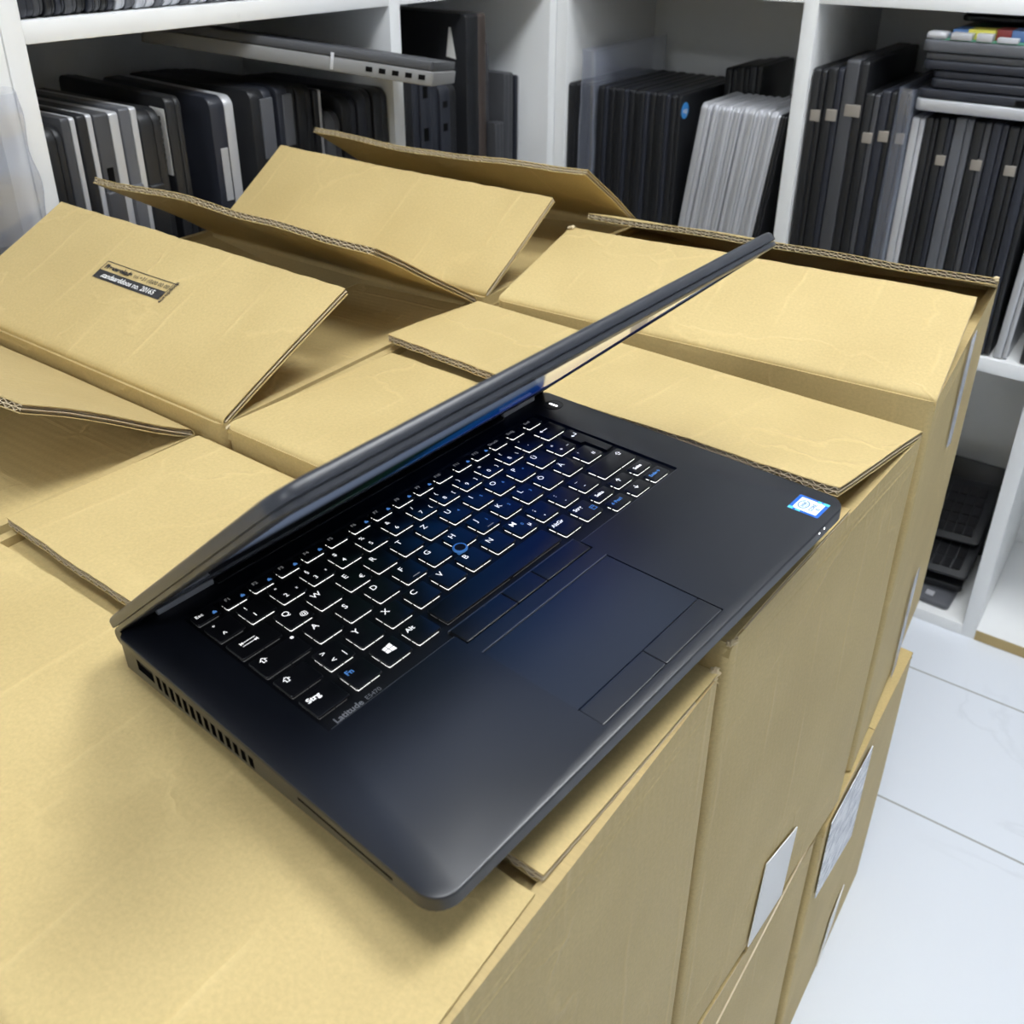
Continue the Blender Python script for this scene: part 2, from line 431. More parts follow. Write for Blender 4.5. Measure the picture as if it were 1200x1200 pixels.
def body(parent, q, zt, zb, t=.0065, rad=.006, seed=0):
    """open-topped carton wall from 4 footprint corners"""
    o = parent.location; q = [Vector((*p, 0)) for p in q]
    cen = sum(q, Vector()) / 4
    def ring(off, r, n=4, sub=5):
        pts = []
        qq = [p + (cen - p).normalized() * off * 1.414 for p in q]
        for i in range(4):
            a, b, c = qq[i - 1], qq[i], qq[(i + 1) % 4]
            d1 = (a - b).normalized(); d2 = (c - b).normalized()
            p0 = b + d1 * r; p2 = b + d2 * r
            for k in range(n + 1):
                s = k / n; pts.append(p0 * (1 - s) ** 2 + b * 2 * s * (1 - s) + p2 * s * s)
            nb = qq[(i + 1) % 4]; e = nb + (b - nb).normalized() * r
            for k in range(1, sub): pts.append(p2.lerp(e, k / sub))
        return pts
    ro, ri = ring(0, rad), ring(t, max(rad - t, .002))
    n = len(ro); dist = [0]
    for i in range(n): dist.append(dist[-1] + (ro[(i + 1) % n] - ro[i]).length)
    V, F, UV = [], [], []
    zs = [zb, zb + .004, zb + (zt - zb) * .25, zb + (zt - zb) * .5, zb + (zt - zb) * .75, zt - .02, zt - .004, zt]
    def row(loop, zz, outer):
        b = len(V)
        for i in range(n + 1):
            p = loop[i % n]
            f = math.sin(PI * (zz - zb) / (zt - zb))
            w = (noise.noise(Vector((p.x * 7 + seed, p.y * 7, zz * 5))) * .0022) * f if outer else 0
            dr = (p - cen).normalized() * w
            V.append(Vector((p.x + dr.x - o.x, p.y + dr.y - o.y, zz - o.z))); UV.append((dist[i], zz))
        return b
    rows = [row(ro, z, True) for z in zs] + [row(ri, zt, False), row(ri, zb + .012, False)]
    for a, b in zip(rows, rows[1:]):
        for i in range(n): F.append((a + i, a + i + 1, b + i + 1, b + i))
    F.append(tuple(rows[0] + i for i in range(n))[::-1]); F.append(tuple(rows[-1] + i for i in range(n)))
    nin = n * 2 + 1
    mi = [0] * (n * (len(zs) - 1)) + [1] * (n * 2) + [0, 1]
    return raw('carton_body', V, F, [KRAFT, INNER], parent, 45, UV, mi)

def carton(label, q, zt, zb, seed, group='stacked brown cartons'):
    c = sum((Vector((*p, 0)) for p in q), Vector()) / 4
    t = empty('cardboard_box', (c.x, c.y, zb), label, 'cardboard box', group)
    body(t, q, zt - .003, zb, seed=seed)
    return t
def v3(p, z): return (p[0], p[1], z)
def inset(a, b, f): return (a[0] + (b[0] - a[0]) * f, a[1] + (b[1] - a[1]) * f)
def minor(t, a, b, dx, z0, z1, seed):
    """end flap folded in, just below the long flaps"""
    a = Vector((*a, z0)); b = Vector((*b, z0)); d = Vector((dx, 0, z1 - z0))
    a, b = a.lerp(b, .02), a.lerp(b, .98)
    flap(t, a, b, a + d, b + d, seed=seed, wav=.001)

LOW = .372
# box 1: under the front half of the laptop
Q = [(-.553, .062), (-.137, .062), (-.133, .376), (-.553, .381)]
zt = .752
t = carton('brown carton nearest the camera with its lid flaps shut under the laptop', Q, zt, LOW, 1)
flap(t, v3(Q[0], zt), v3(Q[1], zt), (-.553, .219, .750), (-.1395, .2145, .751), bulge=.002, seed=1)
flap(t, v3(Q[2], zt), v3(Q[3], zt), (-.140, .2215, .7545), (-.555, .2315, .757), bulge=-.002, seed=2)
minor(t, Q[1], Q[2], -.16, zt - .009, zt - .012, 3); minor(t, Q[3], Q[0], .16, zt - .009, zt - .012, 4)
# box 5: under the rear half of the laptop
Q5 = [(-.533, .388), (-.134, .387), (-.115, .684), (-.535, .700)]
zt = .763
t = carton('brown carton under the rear right of the laptop with one flap slightly lifted', Q5, zt, .381, 5)
B5 = t
flap(t, v3(Q5[0], zt), v3(Q5[1], zt), (-.519, .553, .764), (-.124, .545, .765), seed=6)
flap(t, v3(Q5[2], zt), v3(Q5[3], zt), (-.128, .525, .789), (-.533, .565, .774), seed=7, bulge=-.003, jit=.002)
minor(t, Q5[1], Q5[2], -.16, zt - .009, zt - .012, 8); minor(t, Q5[3], Q5[0], .16, zt - .009, zt - .012, 9)
# box 2: label flap
Q2 = [(-.936, .388), (-.539, .388), (-.539, .702), (-.936, .702)]
t = carton('open brown carton whose raised flap carries a printed black stamp', Q2, zt, LOW, 10)
B2 = t
F2, P2, N2 = flap(t, v3(Q2[0], zt), v3(Q2[1], zt), (-.938, .525, .831), (-.535, .521, .828), seed=11, bulge=.001, label='raised flap with printed black stamp')
flap(t, v3(Q2[2], zt), v3(Q2[3], zt), (-.537, .560, .849), (-.934, .565, .850), seed=12, bulge=.004, wav=.004, jit=.003)
minor(t, Q2[1], Q2[2], -.155, zt - .008, zt - .016, 13); minor(t, Q2[3], Q2[0], .155, zt - .008, zt - .03, 14)
# box 4: back left
Q4 = [(-.936, .712), (-.540, .712), (-.540, 1.022), (-.936, 1.022)]
t = carton('open brown carton in front of the left shelf with two raised flaps', Q4, zt, LOW, 15)
flap(t, v3(Q4[0], zt), v3(Q4[1], zt), (-.928, .814, .839), (-.531, .817, .838), seed=16, bulge=-.002)
flap(t, v3(Q4[2], zt), v3(Q4[3], zt), (-.531, .884, .855), (-.931, .875, .851), seed=17, bulge=-.006, wav=.003)
minor(t, Q4[1], Q4[2], -.155, zt - .008, zt - .02, 18); minor(t, Q4[3], Q4[0], .155, zt - .008, zt - .05, 19)
# box 6: back right
zt = .768
Q6 = [(-.518, .704), (-.119, .729), (-.138, 1.040), (-.534, 1.014)]
t = carton('brown carton at the back right with a tape strip on its corner', Q6, zt, .368, 20)
B6 = t
flap(t, v3(Q6[0], zt), v3(Q6[1], zt), (-.530, .851, .799), (-.127, .856, .811), seed=21, bulge=.001)
flap(t, v3(Q6[2], zt), v3(Q6[3], zt), (-.124, .922, .808), (-.540, .902, .801), seed=22, bulge=.001, wav=.002)
minor(t, Q6[1], Q6[2], -.155, zt - .009, zt - .014, 23); minor(t, Q6[3], Q6[0], .155, zt - .009, zt - .02, 24)
# box 3: left front
zt = .752
Q3 = [(-.968, .062), (-.563, .062), (-.561, .382), (-.968, .382)]
t = carton('open brown carton at the left edge with a torn half raised flap', Q3, zt, LOW, 25)
flap(t, v3(Q3[2], zt), v3(Q3[3], zt), (-.562, .262, .824), (-.966, .258, .826), seed=26, wav=.004, jit=.006, m=INNER)
minor(t, Q3[1], Q3[2], -.158, zt - .006, zt - .012, 27); minor(t, Q3[3], Q3[0], .155, zt - .008, zt - .06, 28)
# lower layer
def low(label, q, zt, seed, grp=None):
    t = carton(label, q, zt, .0, seed)
    a, b, c, d = q
    m1, m2 = inset(a, d, .497), inset(b, c, .497); n1, n2 = inset(a, d, .503), inset(b, c, .503)
    flap(t, v3(a, zt), v3(b, zt), v3(m1, zt), v3(m2, zt), seed=seed + .5, wav=.0002, jit=.0003)
    flap(t, v3(c, zt), v3(d, zt), v3(n2, zt), v3(n1, zt), seed=seed + .7, wav=.0002, jit=.0003)
    return t
low('closed brown carton on the floor below the nearest carton', [(-.553, .06), (-.140, .06), (-.138, .352), (-.553, .352)], LOW - .001, 31)
L5 = low('closed brown carton on the floor below the carton with the lifted flap', [(-.535, .362), (-.1345, .362), (-.1195, .640), (-.535, .650)], .372, 32)
L6 = low('closed brown carton on the floor, back right, with a white printed label', [(-.530, .668), (-.1165, .655), (-.1185, .944), (-.530, .96)], .366, 33)
low('closed brown carton on the floor below the stamped carton', [(-.936, .372), (-.545, .372), (-.545, .69), (-.936, .69)], LOW - .001, 34)
low('closed brown carton on the floor below the open back left carton', [(-.936, .705), (-.545, .705), (-.545, 1.02), (-.936, 1.02)], LOW - .001, 35)
low('closed brown carton on the floor below the carton at the left edge', [(-.968, .06), (-.565, .06), (-.565, .36), (-.968, .36)], LOW - .001, 36)

def torn(parent, p, r, seed):
    bm = bmesh.new(); bmesh.ops.create_icosphere(bm, subdivisions=3, radius=1)
    for v in bm.verts:
        k = 1 + .75 * noise.noise(v.co * 2.3 + Vector((seed, 0, 0))) + .35 * noise.noise(v.co * 6 + Vector((0, seed, 0)))
        v.co = Vector((v.co.x * r * .55 * k, v.co.y * r * k * .95, v.co.z * r * .38 * k)) + Vector(p) - parent.location
    return obj('torn_corner', bm, FRAY, parent, 60)
torn(B6, (-.5275, .849, .800), .0048, 1.); torn(B6, (-.1255, .925, .807), .0042, 2.); torn(B5, (-.1345, .390, .760), .0046, 3.)
torn(bpy.data.objects['cardboard_box'], (-.1355, .373, .7505), .0042, 4.)
torn(B5, (-.532, .3905, .7605), .0035, 5.)

def face_patch(name, parent, pts, m, a, b, off, lift=.0009, label=None):
    """a quad stuck to the carton face running from a to b; pts = (y, z) on that face, following its x"""
    o = parent.location; V = []
    def X(y): return a[0] + (b[0] - a[0]) * (y - a[1]) / (b[1] - a[1]) + off
    for l in (0, lift):
        for y, z in pts: V.append((X(y) + l - o.x, y - o.y, z - o.z))
    n = len(pts); F = [tuple(range(n, 2 * n)), tuple(range(n))[::-1]] + [(i, (i + 1) % n, n + (i + 1) % n, n + i) for i in range(n)]
    x = raw(name, V, F, m, parent, None, [(p[1], p[2]) for p in V])
    if label: x['label'] = label
    return x
face_patch('packing_tape', B6, [(.870, .766), (.897, .766), (.903, .648), (.877, .655)], TAPE, Q6[1], Q6[2], .0020, label='clear tape strip')
face_patch('packing_tape', B6, [(.88, .50), (.905, .50), (.905, .37), (.88, .37)], TAPE, Q6[1], Q6[2], .0020, label='clear tape strip at the bottom')
face_patch('shipping_label', B5, [(.497, .384), (.556, .3835), (.562, .458), (.505, .472)], WHITEP, Q5[1], Q5[2], .0016, label='blank white label')
face_patch('shipping_label', L6, [(.668, .258), (.800, .212), (.800, .345), (.668, .362)], LABELM, (-.1165, .655), (-.1185, .944), .0016, label='white printed label')
face_patch('paper_slip', L6, [(.778, .012), (.818, .045), (.838, .090), (.800, .070)], WHITEP, (-.1165, .655), (-.1185, .944), .0016, label='white paper slip')
box('carton_seam', 0, .0012, .40 - B5.location.y, .66 - B5.location.y, .0005, .0015, EDGE, B5).location.x = -.1335 - B5.location.x + .013

# printed stamp on the raised flap (flap plane coordinates in metres from its left hinge end)
WF, LF = .3975, .153
e1 = (P2(.6, .6) - P2(.3, .6)).normalized(); e2 = N2.cross(e1).normalized()
def fp(x, y, l=.0007): return P2(x / WF, y / LF) + N2 * l
stamp_z = []
def stamp_quad(name, x0, x1, y0, y1, m, l):
    k = 10; V = []; F = []
    for i in range(k + 1):
        x = x0 + (x1 - x0) * i / k; V += [fp(x, y0, l), fp(x, y1, l)]
    for i in range(k): F.append((2 * i, 2 * i + 2, 2 * i + 3, 2 * i + 1))
    return raw(name, V, F, m, B2)
def merge_quads(name, rects, m, l):
    V = []; F = []
    for x0, x1, y0, y1 in rects:
        b = len(V); k = 10
        for i in range(k + 1):
            x = x0 + (x1 - x0) * i / k; V += [fp(x, y0, l), fp(x, y1, l)]
        for i in range(k): F.append((b + 2 * i, b + 2 * i + 2, b + 2 * i + 3, b + 2 * i + 1))
    return raw(name, V, F, m, B2)
stamp_quad('stamp_bar', .140, .2348, .0822, .0924, INK, .0005)['label'] = 'black printed bar'
merge_quads('stamp_frame', [(.140, .2415, .1028, .1036), (.140, .1407, .0924, .1036), (.2352, .2358, .0822, .1028)], INK, .0005)
def flap_mtx(x, y, ang=0., l=.0009):
    p = fp(x, y, l); m = Matrix((e1, e2, N2)).transposed().to_4x4(); m.translation = p
    return m @ Matrix.Rotation(ang, 4, 'Z')
text('stamp_lettering', 'standaarddoos no. 20165', .0075, WHITEP, B2, flap_mtx(.1865, .0872), bold=.00012, label='white lettering')
text('stamp_lettering', 'Pleeuwenkade', .0068, INK, B2, flap_mtx(.163, .0972), bold=.00035, label='bold black lettering')
text('stamp_lettering', 'tel +31 (0)00 00 00', .0062, INK, B2, flap_mtx(.2095, .0972), label='black lettering')
text('stamp_lettering', 'europdoos', .0058, INK, B2, flap_mtx(.2388, .0925, PI / 2), bold=.00012, label='small black lettering running up the flap')

# ------------------------------------------------------------------ the open laptop (built in millimetres)
MM = .001
LM = Matrix(((.10493475, -.99406648, -.02864494, -.15138257), (.99370789, .10594402, -.03633849, .16930448), (.03915764, -.02465153, .99892892, .78263813), (0, 0, 0, 1)))
LAP = empty('open_laptop', label='open black laptop with backlit keyboard and half closed lid on the cartons', cat='laptop', mtx=LM)
def S(p): return (p[0] * MM, p[1] * MM, p[2] * MM)
W_, D_ = 335., 229.
def zb(y): return -(7.5 + 11.3 * max(0, min(y, D_)) / D_)
RAD = (12, 12, 4, 4)
base = bmesh.new()
well = [(28.3, 97), (107, 97), (107, 88.4), (206.8, 88.4), (206.8, 97)] + [(302.8 + 2 * math.cos(a), 99 + 2 * math.sin(a)) for a in [R(-90 + 22.5 * k) for k in range(5)]] + [(304.8, 213.6), (28.3, 213.6)]
padh = [(107.3, 6.3), (206.3, 6.3), (206.3, 79), (107.3, 79)]
def fill(bm, loops, f):
    es = []
    for l in loops:
        vs = [bm.verts.new(S(f(*p))) for p in l]
        es += [bm.edges.new((vs[i], vs[(i + 1) % len(vs)])) for i in range(len(vs))]
    bmesh.ops.triangle_fill(bm, edges=es, use_beauty=True, use_dissolve=False)
def walls(bm, loop, z0, z1, f=lambda x, y, z: (x, y, z)):
    a = [bm.verts.new(S(f(x, y, z0))) for x, y in loop]; b = [bm.verts.new(S(f(x, y, z1))) for x, y in loop]
    for i in range(len(a)):
        j = (i + 1) % len(a); bm.faces.new((a[i], a[j], b[j], b[i]))
top = rrect(.9, W_ - .9, .9, D_, (11.2, 11.2, 3.2, 3.2), 7)
fill(base, [top, well, padh], lambda x, y: (x, y, 0))
walls(base, well, 0, -1.9); walls(base, padh, 0, -1.2)
out = rrect(0, W_, 0, D_, RAD, 7); mid = rrect(.3, W_ - .3, .3, D_, (11.7, 11.7, 3.7, 3.7), 7)
def vloop(l, z): return [base.verts.new(S((x, y, z(y) if callable(z) else z))) for x, y in l]
rows = [vloop(top, 0), vloop(mid, -.25), vloop(out, -.9), vloop(out, -1.8), vloop(out, zb)]
ins = [(min(max(x, 9), W_ - 9), max(y, 13) if y < 100 else min(y, 225)) for x, y in out]
rows.append(vloop(rrect(3.0, W_ - 3.0, 7, D_ - .5, (12, 12, 4, 4), 7), lambda y: zb(y) - .0 if y > 200 else zb(y) - 2.5))
rows.append(vloop(rrect(10, W_ - 10, 22, D_ - 3, (12, 12, 4, 4), 7), -19.2))
n = len(out)
left = [i for i in range(n) if abs(out[i][0]) < 1e-6 and abs(out[(i + 1) % n][0]) < 1e-6]
for k, (a, b) in enumerate(zip(rows, rows[1:])):
    for i in range(n):
        if k == 3 and i in left: continue
        j = (i + 1) % n; base.faces.new((a[i], a[j], b[j], b[i]))
base.faces.new(rows[-1])
# left side wall with its vents, usb port and card slot cut through
holes = []
for k in range(14):
    y1 = 194.3 - k * 5.86; holes.append((y1 - 3.6, y1, -5.2, max(zb(y1) + 1.9, -13.8)))
holes.append((197.2, 212.5, -5.4, -12.4)); holes.append((25, 83, -4.6, -6.0))
i = left[0]; ya, yb = out[(i + 1) % n][1], out[i][1]
quad = [(ya, -1.8), (yb, -1.8), (yb, zb(yb)), (ya, zb(ya))]
fill(base, [quad] + [[(a, c), (b, c), (b, d), (a, d)] for a, b, c, d in holes], lambda y, z: (0, y, z))
bmesh.ops.remove_doubles(base, verts=base.verts[:], dist=1e-6)
BASE = obj('laptop_base', base, SOFT, LAP, 35)
for q, (a, b, c, d) in enumerate(holes):
    bm = bmesh.new(); loft(bm, [[S((x, y, z)) for y, z in ((a, c), (b, c), (b, d), (a, d))] for x in (.02, 4.)], cap0=False)
    obj('vent_slot' if q < 14 else ('usb_port' if q == 14 else 'card_slot'), bm, DARKHOLE, LAP)
b2 = bmesh.new(); add_box(b2, .0008, .004, .1985, .2112, -.0088, -.0072); obj('usb_tongue', b2, RUBBER, LAP)
for x, y, s in ((30, 40, 3.), (305, 40, 3.), (30, 205, 3.), (305, 205, 3.)):
    bm = bmesh.new(); loft(bm, [[S((x + 9 * math.cos(a), y + 5 * math.sin(a), z)) for a in [2 * PI * k / 16 for k in range(16)]] for z in (-22.0, -19.0)]); obj('rubber_foot', bm, RUBBER, LAP)
# key tray
bm = bmesh.new(); fill(bm, [well], lambda x, y: (x, y, -1.85)); obj('keyboard_tray', bm, KEYTRAY, LAP)
# keys
def keycap(x0, x1, y0, y1, glow=1.0, poly=None, name='key'):
    if not poly: x0 += .45; x1 -= .75; y0 += .35; y1 -= .95 if y1 - y0 > 12 else .4
    bm = bmesh.new()
    L = []
    for z, i in ((-.95, .0), (-.15, .05), (.12, .25), (.22, .6)):
        if poly:
            cx = sum(p[0] for p in poly) / len(poly); cy = sum(p[1] for p in poly) / len(poly)
            L.append([S((px + (cx - px) * i * .06, py + (cy - py) * i * .02, z)) for px, py in poly])
        else: L.append([S((*p, z)) for p in rrect(x0 + i, x1 - i, y0 + i, y1 - i, max(1.1 - i * .5, .3), 3)])
    loft(bm, L); k = obj(name, bm, KEY, LAP, 30)
    if glow > 0 and not poly:
        # backlight seen in the gap under the front and left edge of the cap
        g = bmesh.new()
        h = -.22 if glow >= 1 else -.3
        z = -1.80
        xa, ya = x0 + .1 - h, y0 + .1 - h
        s1 = y0 + (y1 - y0) * random.uniform(.36, .5)
        for rc in ((xa, xa + 1.4, ya + .8, s1), (xa, xa + 1.4, s1 + 1.2, y1 - 2.2), (xa + .2, x0 + (x1 - x0) * .52, ya, ya + 1.5), (x0 + (x1 - x0) * .55, x1 - 1.8, ya, ya + 1.3)):
            if rc[1] > rc[0] and rc[3] > rc[2]: add_box(g, rc[0] * MM, rc[1] * MM, rc[2] * MM, rc[3] * MM, z * MM, (z + .1) * MM)
        obj('backlight', g, GLOW if glow >= 1 else GLOWDIM, k)
    return k
def leg(k, s, x, y, size, m=None, bold=.00003, rot=0.):
    text('legend', s, size * 1.02 * MM, m or LEGEND, k, Matrix.Translation(S((x, y, .27))) @ Matrix.Rotation(rot, 4, 'Z'), bold=bold)
def mark(k, polys, m=None, z=.27, name='legend'):
    V = []; F = []
    for p in polys:
        b = len(V); V += [S((*q, z)) for q in p]; F.append(tuple(range(b, b + len(p))))
    raw(name, V, F, m or LEGEND, k)
KH = 16.6
def row(x0, y0, keys):
    for i, kk in enumerate(keys):
        xa = x0 + 19.5 * i; k = keycap(xa, xa + 16.7, y0, y0 + KH)
        yield k, xa, kk
# number row
yN = 183.2
k = keycap(30, 46.3, yN, yN + KH, .5); leg(k, '°', 35, yN + 12, 4.2); leg(k, '^', 36, yN + 4, 5)
num = [('1', '!', ''), ('2', '"', '²'), ('3', '§', '³'), ('4', '$', ''), ('5', '%', ''), ('6', '&', ''), ('7', '/', '{'), ('8', '(', '['), ('9', ')', ']'), ('0', '=', '}'), ('ß', '?', '\\'), ('´', '`', '')]
for k, x, (a, b, c) in row(48.7, yN, num):
    leg(k, b, x + 4.6, yN + 12, 4.0); leg(k, a, x + 5.4, yN + 4.6, 4.2)
    if c: leg(k, c, x + 12.6, yN + 4.8, 3.6)
k = keycap(282.6, 302, yN, yN + KH)
mark(k, [((285.8, yN + 10.2), (287.6, yN + 11.6), (287.6, yN + 8.8)), ((287.4, yN + 10.5), (293, yN + 10.5), (293, yN + 9.9), (287.4, yN + 9.9))])
# tab row
yT = 164.0
k = keycap(30, 54.6, yT, yT + KH, .5)
for dy, s in ((10.3, -1), (8.0, 1)):
    xm = 40; y = yT + dy; h = 4.2
    mark(k, [((xm - h, y + .22), (xm + h, y + .22), (xm + h, y - .22), (xm - h, y - .22)), ((xm + s * h, y), (xm + s * (h - 1.4), y + 1.0), (xm + s * (h - 1.4), y - 1.0)), ((xm + s * h - .22, y + 1.1), (xm + s * h + .22, y + 1.1), (xm + s * h + .22, y - 1.1), (xm + s * h - .22, y - 1.1))])
for k, x, a in row(58.0, yT, 'QWERTZUIOPÜ+'):
    if a == '+': leg(k, '*', x + 4.6, yT + 11, 4.4); leg(k, '+', x + 5.4, yT + 4.4, 4.4); leg(k, '~', x + 12, yT + 5, 4)
    else: leg(k, a, x + 6, yT + 11.6, 5.2)
    ex = {'Q': '@', 'E': '€'}.get(a)
    if ex: leg(k, ex, x + 12.2, yT + 5, 4.2)
    if a in 'UIO': leg(k, str('UIO'.index(a) + 4), x + 11.2, yT + 8, 3, LEGBLUE)
    if a == 'P': leg(k, '*', x + 11.2, yT + 8, 3.2, LEGBLUE)
k = keycap(0, 0, 0, 0, 1, [(292.2, yT + KH), (292.2, yT - .2), (295.2, yT - 1.4), (295.2, 144.9), (302, 144.9), (302, yT + KH)])
mark(k, [((294.2, yT + 9.2), (296, yT + 10.6), (296, yT + 7.8)), ((295.8, yT + 9.5), (299.6, yT + 9.5), (299.6, yT + 8.9), (295.8, yT + 8.9)), ((299.0, yT + 12), (299.6, yT + 12), (299.6, yT + 8.9), (299.0, yT + 8.9))])
# caps row
yC = 144.8
k = keycap(30, 58.3, yC, yC + KH, .5)
def arrow_up(k, x, y, s=1.0, z=.27):
    """hollow shift arrow, as a ring of quads"""
    o = [(0, 2.2), (-2.2, 0), (-1.0, 0), (-1.0, -1.8), (1.0, -1.8), (1.0, 0), (2.2, 0)]
    i = [(0, 1.55), (-1.2, .38), (-.55, .38), (-.55, -1.35), (.55, -1.35), (.55, .38), (1.2, .38)]
    V = [S((x + a * s, y + b * s, z)) for a, b in o + i]; n = len(o)
    raw('legend', V, [(q, (q + 1) % n, n + (q + 1) % n, n + q) for q in range(n)], LEGEND, k)
arrow_up(k, 36.5, yC + 11.5)
mark(k, [[(55.2 + 1.0 * math.cos(a), yC + 14.0 + 1.0 * math.sin(a)) for a in [2 * PI * q / 14 for q in range(14)]]])
for k, x, a in row(61.6, yC, 'ASDFGHJKLÖÄ#'):
    if a == '#': leg(k, "'", x + 4.6, yC + 11, 4.4); leg(k, '#', x + 11, yC + 5, 4.2)
    else: leg(k, a, x + 6, yC + 11.7, 5.2)
    if a in 'JKL': leg(k, str('JKL'.index(a) + 1), x + 11.2, yC + 8, 3, LEGBLUE)
    if a in 'FJ': mark(k, [((x + 6, yC + 2.6), (x + 11, yC + 2.6), (x + 11, yC + 2.0), (x + 6, yC + 2.0))], LEGDIM, name='homing_bar')
# shift row
yS = 125.5
k = keycap(30, 49.6, yS, yS + KH, .5); arrow_up(k, 35.8, yS + 11.5)
k = keycap(52.6, 69.2, yS, yS + KH); leg(k, '>', 57.5, yS + 11.8, 4.6); leg(k, '<', 58.5, yS + 4.6, 4.6); leg(k, '|', 65, yS + 5, 4.4, rot=.0)
for k, x, a in row(72.1, yS, ['Y', 'X', 'C', 'V', 'B', 'N', 'M', ',', '.', '-']):
    if a == ',': leg(k, ';', x + 4.6, yS + 11.6, 4.6); leg(k, ',', x + 5.4, yS + 5, 5)
    elif a == '.': leg(k, ':', x + 4.6, yS + 11.6, 4.6); leg(k, '.', x + 5.4, yS + 5, 5.4)
    elif a == '-': leg(k, '_', x + 4.6, yS + 12.6, 4.6); leg(k, '-', x + 5.4, yS + 5, 5)
    else: leg(k, a, x + 6, yS + 11.7, 5.2)
    if a == 'M': leg(k, 'µ', x + 12.4, yS + 5, 4.4); leg(k, '0', x + 10, yS + 8, 3, LEGBLUE)
k = keycap(267.4, 302, yS, yS + KH); arrow_up(k, 296, yS + 11.2)
# bottom row
yB = 106.2
k = keycap(30, 49.6, yB, yB + KH, .5); leg(k, 'Strg', 36.4, yB + 11.6, 4.3, bold=.00014)
k = keycap(52.6, 69.2, yB, yB + KH); leg(k, 'Fn', 57.6, yB + 11.6, 4.3, LEGBLUE, .0001)
k = keycap(72.1, 88.8, yB, yB + KH)
def wq(a, b, c, d): return [(80.2 + x * 1.15, yB + 9.2 + y * 1.15) for x, y in (a, b, c, d)]
mark(k, [wq((-2.2, .15), (-.2, .15), (-.2, 2.15), (-2.2, 1.85)), wq((.1, .15), (2.5, .15), (2.5, 2.55), (.1, 2.2)), wq((-2.2, -.15), (-2.2, -1.85), (-.2, -2.15), (-.2, -.15)), wq((.1, -.15), (.1, -2.2), (2.5, -2.55), (2.5, -.15))])
k = keycap(91.6, 108.2, yB, yB + KH); leg(k, 'Alt', 96.4, yB + 11.6, 4.0, bold=.00008)
keycap(111.2, 202.8, yB, yB + KH, .5, name='space_bar')
k = keycap(205.6, 222.2, yB, yB + KH); leg(k, 'AltGr', 211.8, yB + 11.6, 3.8, bold=.00008)
k = keycap(225.1, 241.2, yB, yB + KH); leg(k, 'Strg', 230.4, yB + 11.6, 3.8, bold=.00008)
mark(k, [[(236.4, yB + 6.0), (238.9, yB + 6.0), (238.9, yB + 6.5), (236.4, yB + 6.5)], [(236.4, yB + 7.3), (238.9, yB + 7.3), (238.9, yB + 7.8), (236.4, yB + 7.8)], [(236.4, yB + 3.6), (238.9, yB + 3.6), (238.9, yB + 4.1), (236.4, yB + 4.1)], [(235.9, yB + 3.6), (236.4, yB + 3.6), (236.4, yB + 7.8), (235.9, yB + 7.8)], [(238.9, yB + 3.6), (239.4, yB + 3.6), (239.4, yB + 7.8), (238.9, yB + 7.8)]], LEGBLUE)
for i, (lo, hi) in enumerate((('←Pos1', 'Seite'), ('↓', '↑'), ('Ende→', 'Seite'))):
    xa = 244.1 + 19.6 * i
    k = keycap(xa, xa + 16.8, 112.4, 121.9); leg(k, hi, xa + 7, 117.6, 3.4 if len(hi) > 1 else 4.6, bold=.00012)
    k = keycap(xa, xa + 16.8, 99.2, 109.6); leg(k, lo, xa + 7.5, 105, 3.3 if len(lo) > 1 else 4.6, LEGBLUE if len(lo) > 1 else None, bold=.0001)
# function row
fr = ['Esc'] + ['F%d' % i for i in range(1, 13)] + ['Druck', 'Einfg', 'Entf']
for i, a in enumerate(fr):
    xa = 30 + 17.05 * i
    k = keycap(xa, xa + 14.9, 202.6, 211.6, 1 if i else .5)
    leg(k, a, xa + 4.6, 209, 3.2, LEGDIM if i else LEGEND, .00003)
    if i < 13 and i not in (5, 10): mark(k, [[(xa + 10.6, 204.8), (xa + 12.8, 204.8), (xa + 12.8, 206.4), (xa + 10.6, 206.4)], [(xa + 11.2, 206.4), (xa + 12.2, 206.4), (xa + 12.2, 207.2), (xa + 11.2, 207.2)]], LEGBLUE)
# pointing stick
bm = bmesh.new()
for r0, r1, z0, z1 in ((2.0, 2.0, -1.5, .9), (2.0, 4.3, .9, 1.4), (4.3, 4.4, 1.4, 2.0), (4.4, 4.0, 2.0, 2.5), (4.0, 3.2, 2.5, 2.55), (3.2, 3.0, 2.55, 2.2)):
    loft(bm, [[S((158.6 + r * math.cos(a), 143.6 + r * math.sin(a), z)) for a in [2 * PI * q / 24 for q in range(24)]] for r, z in ((r0, z0), (r1, z1))], False, False)
nip = obj('pointing_stick', bm, NIPB, LAP, 40)
bm = bmesh.new(); loft(bm, [[S((158.6 + r * math.cos(a), 143.6 + r * math.sin(a), z)) for a in [2 * PI * q / 20 for q in range(20)]] for r, z in ((3.2, 2.0), (3.1, 2.5), (2.2, 2.75), (.6, 2.8))]); obj('stick_cap', bm, NIPK, nip, 50)
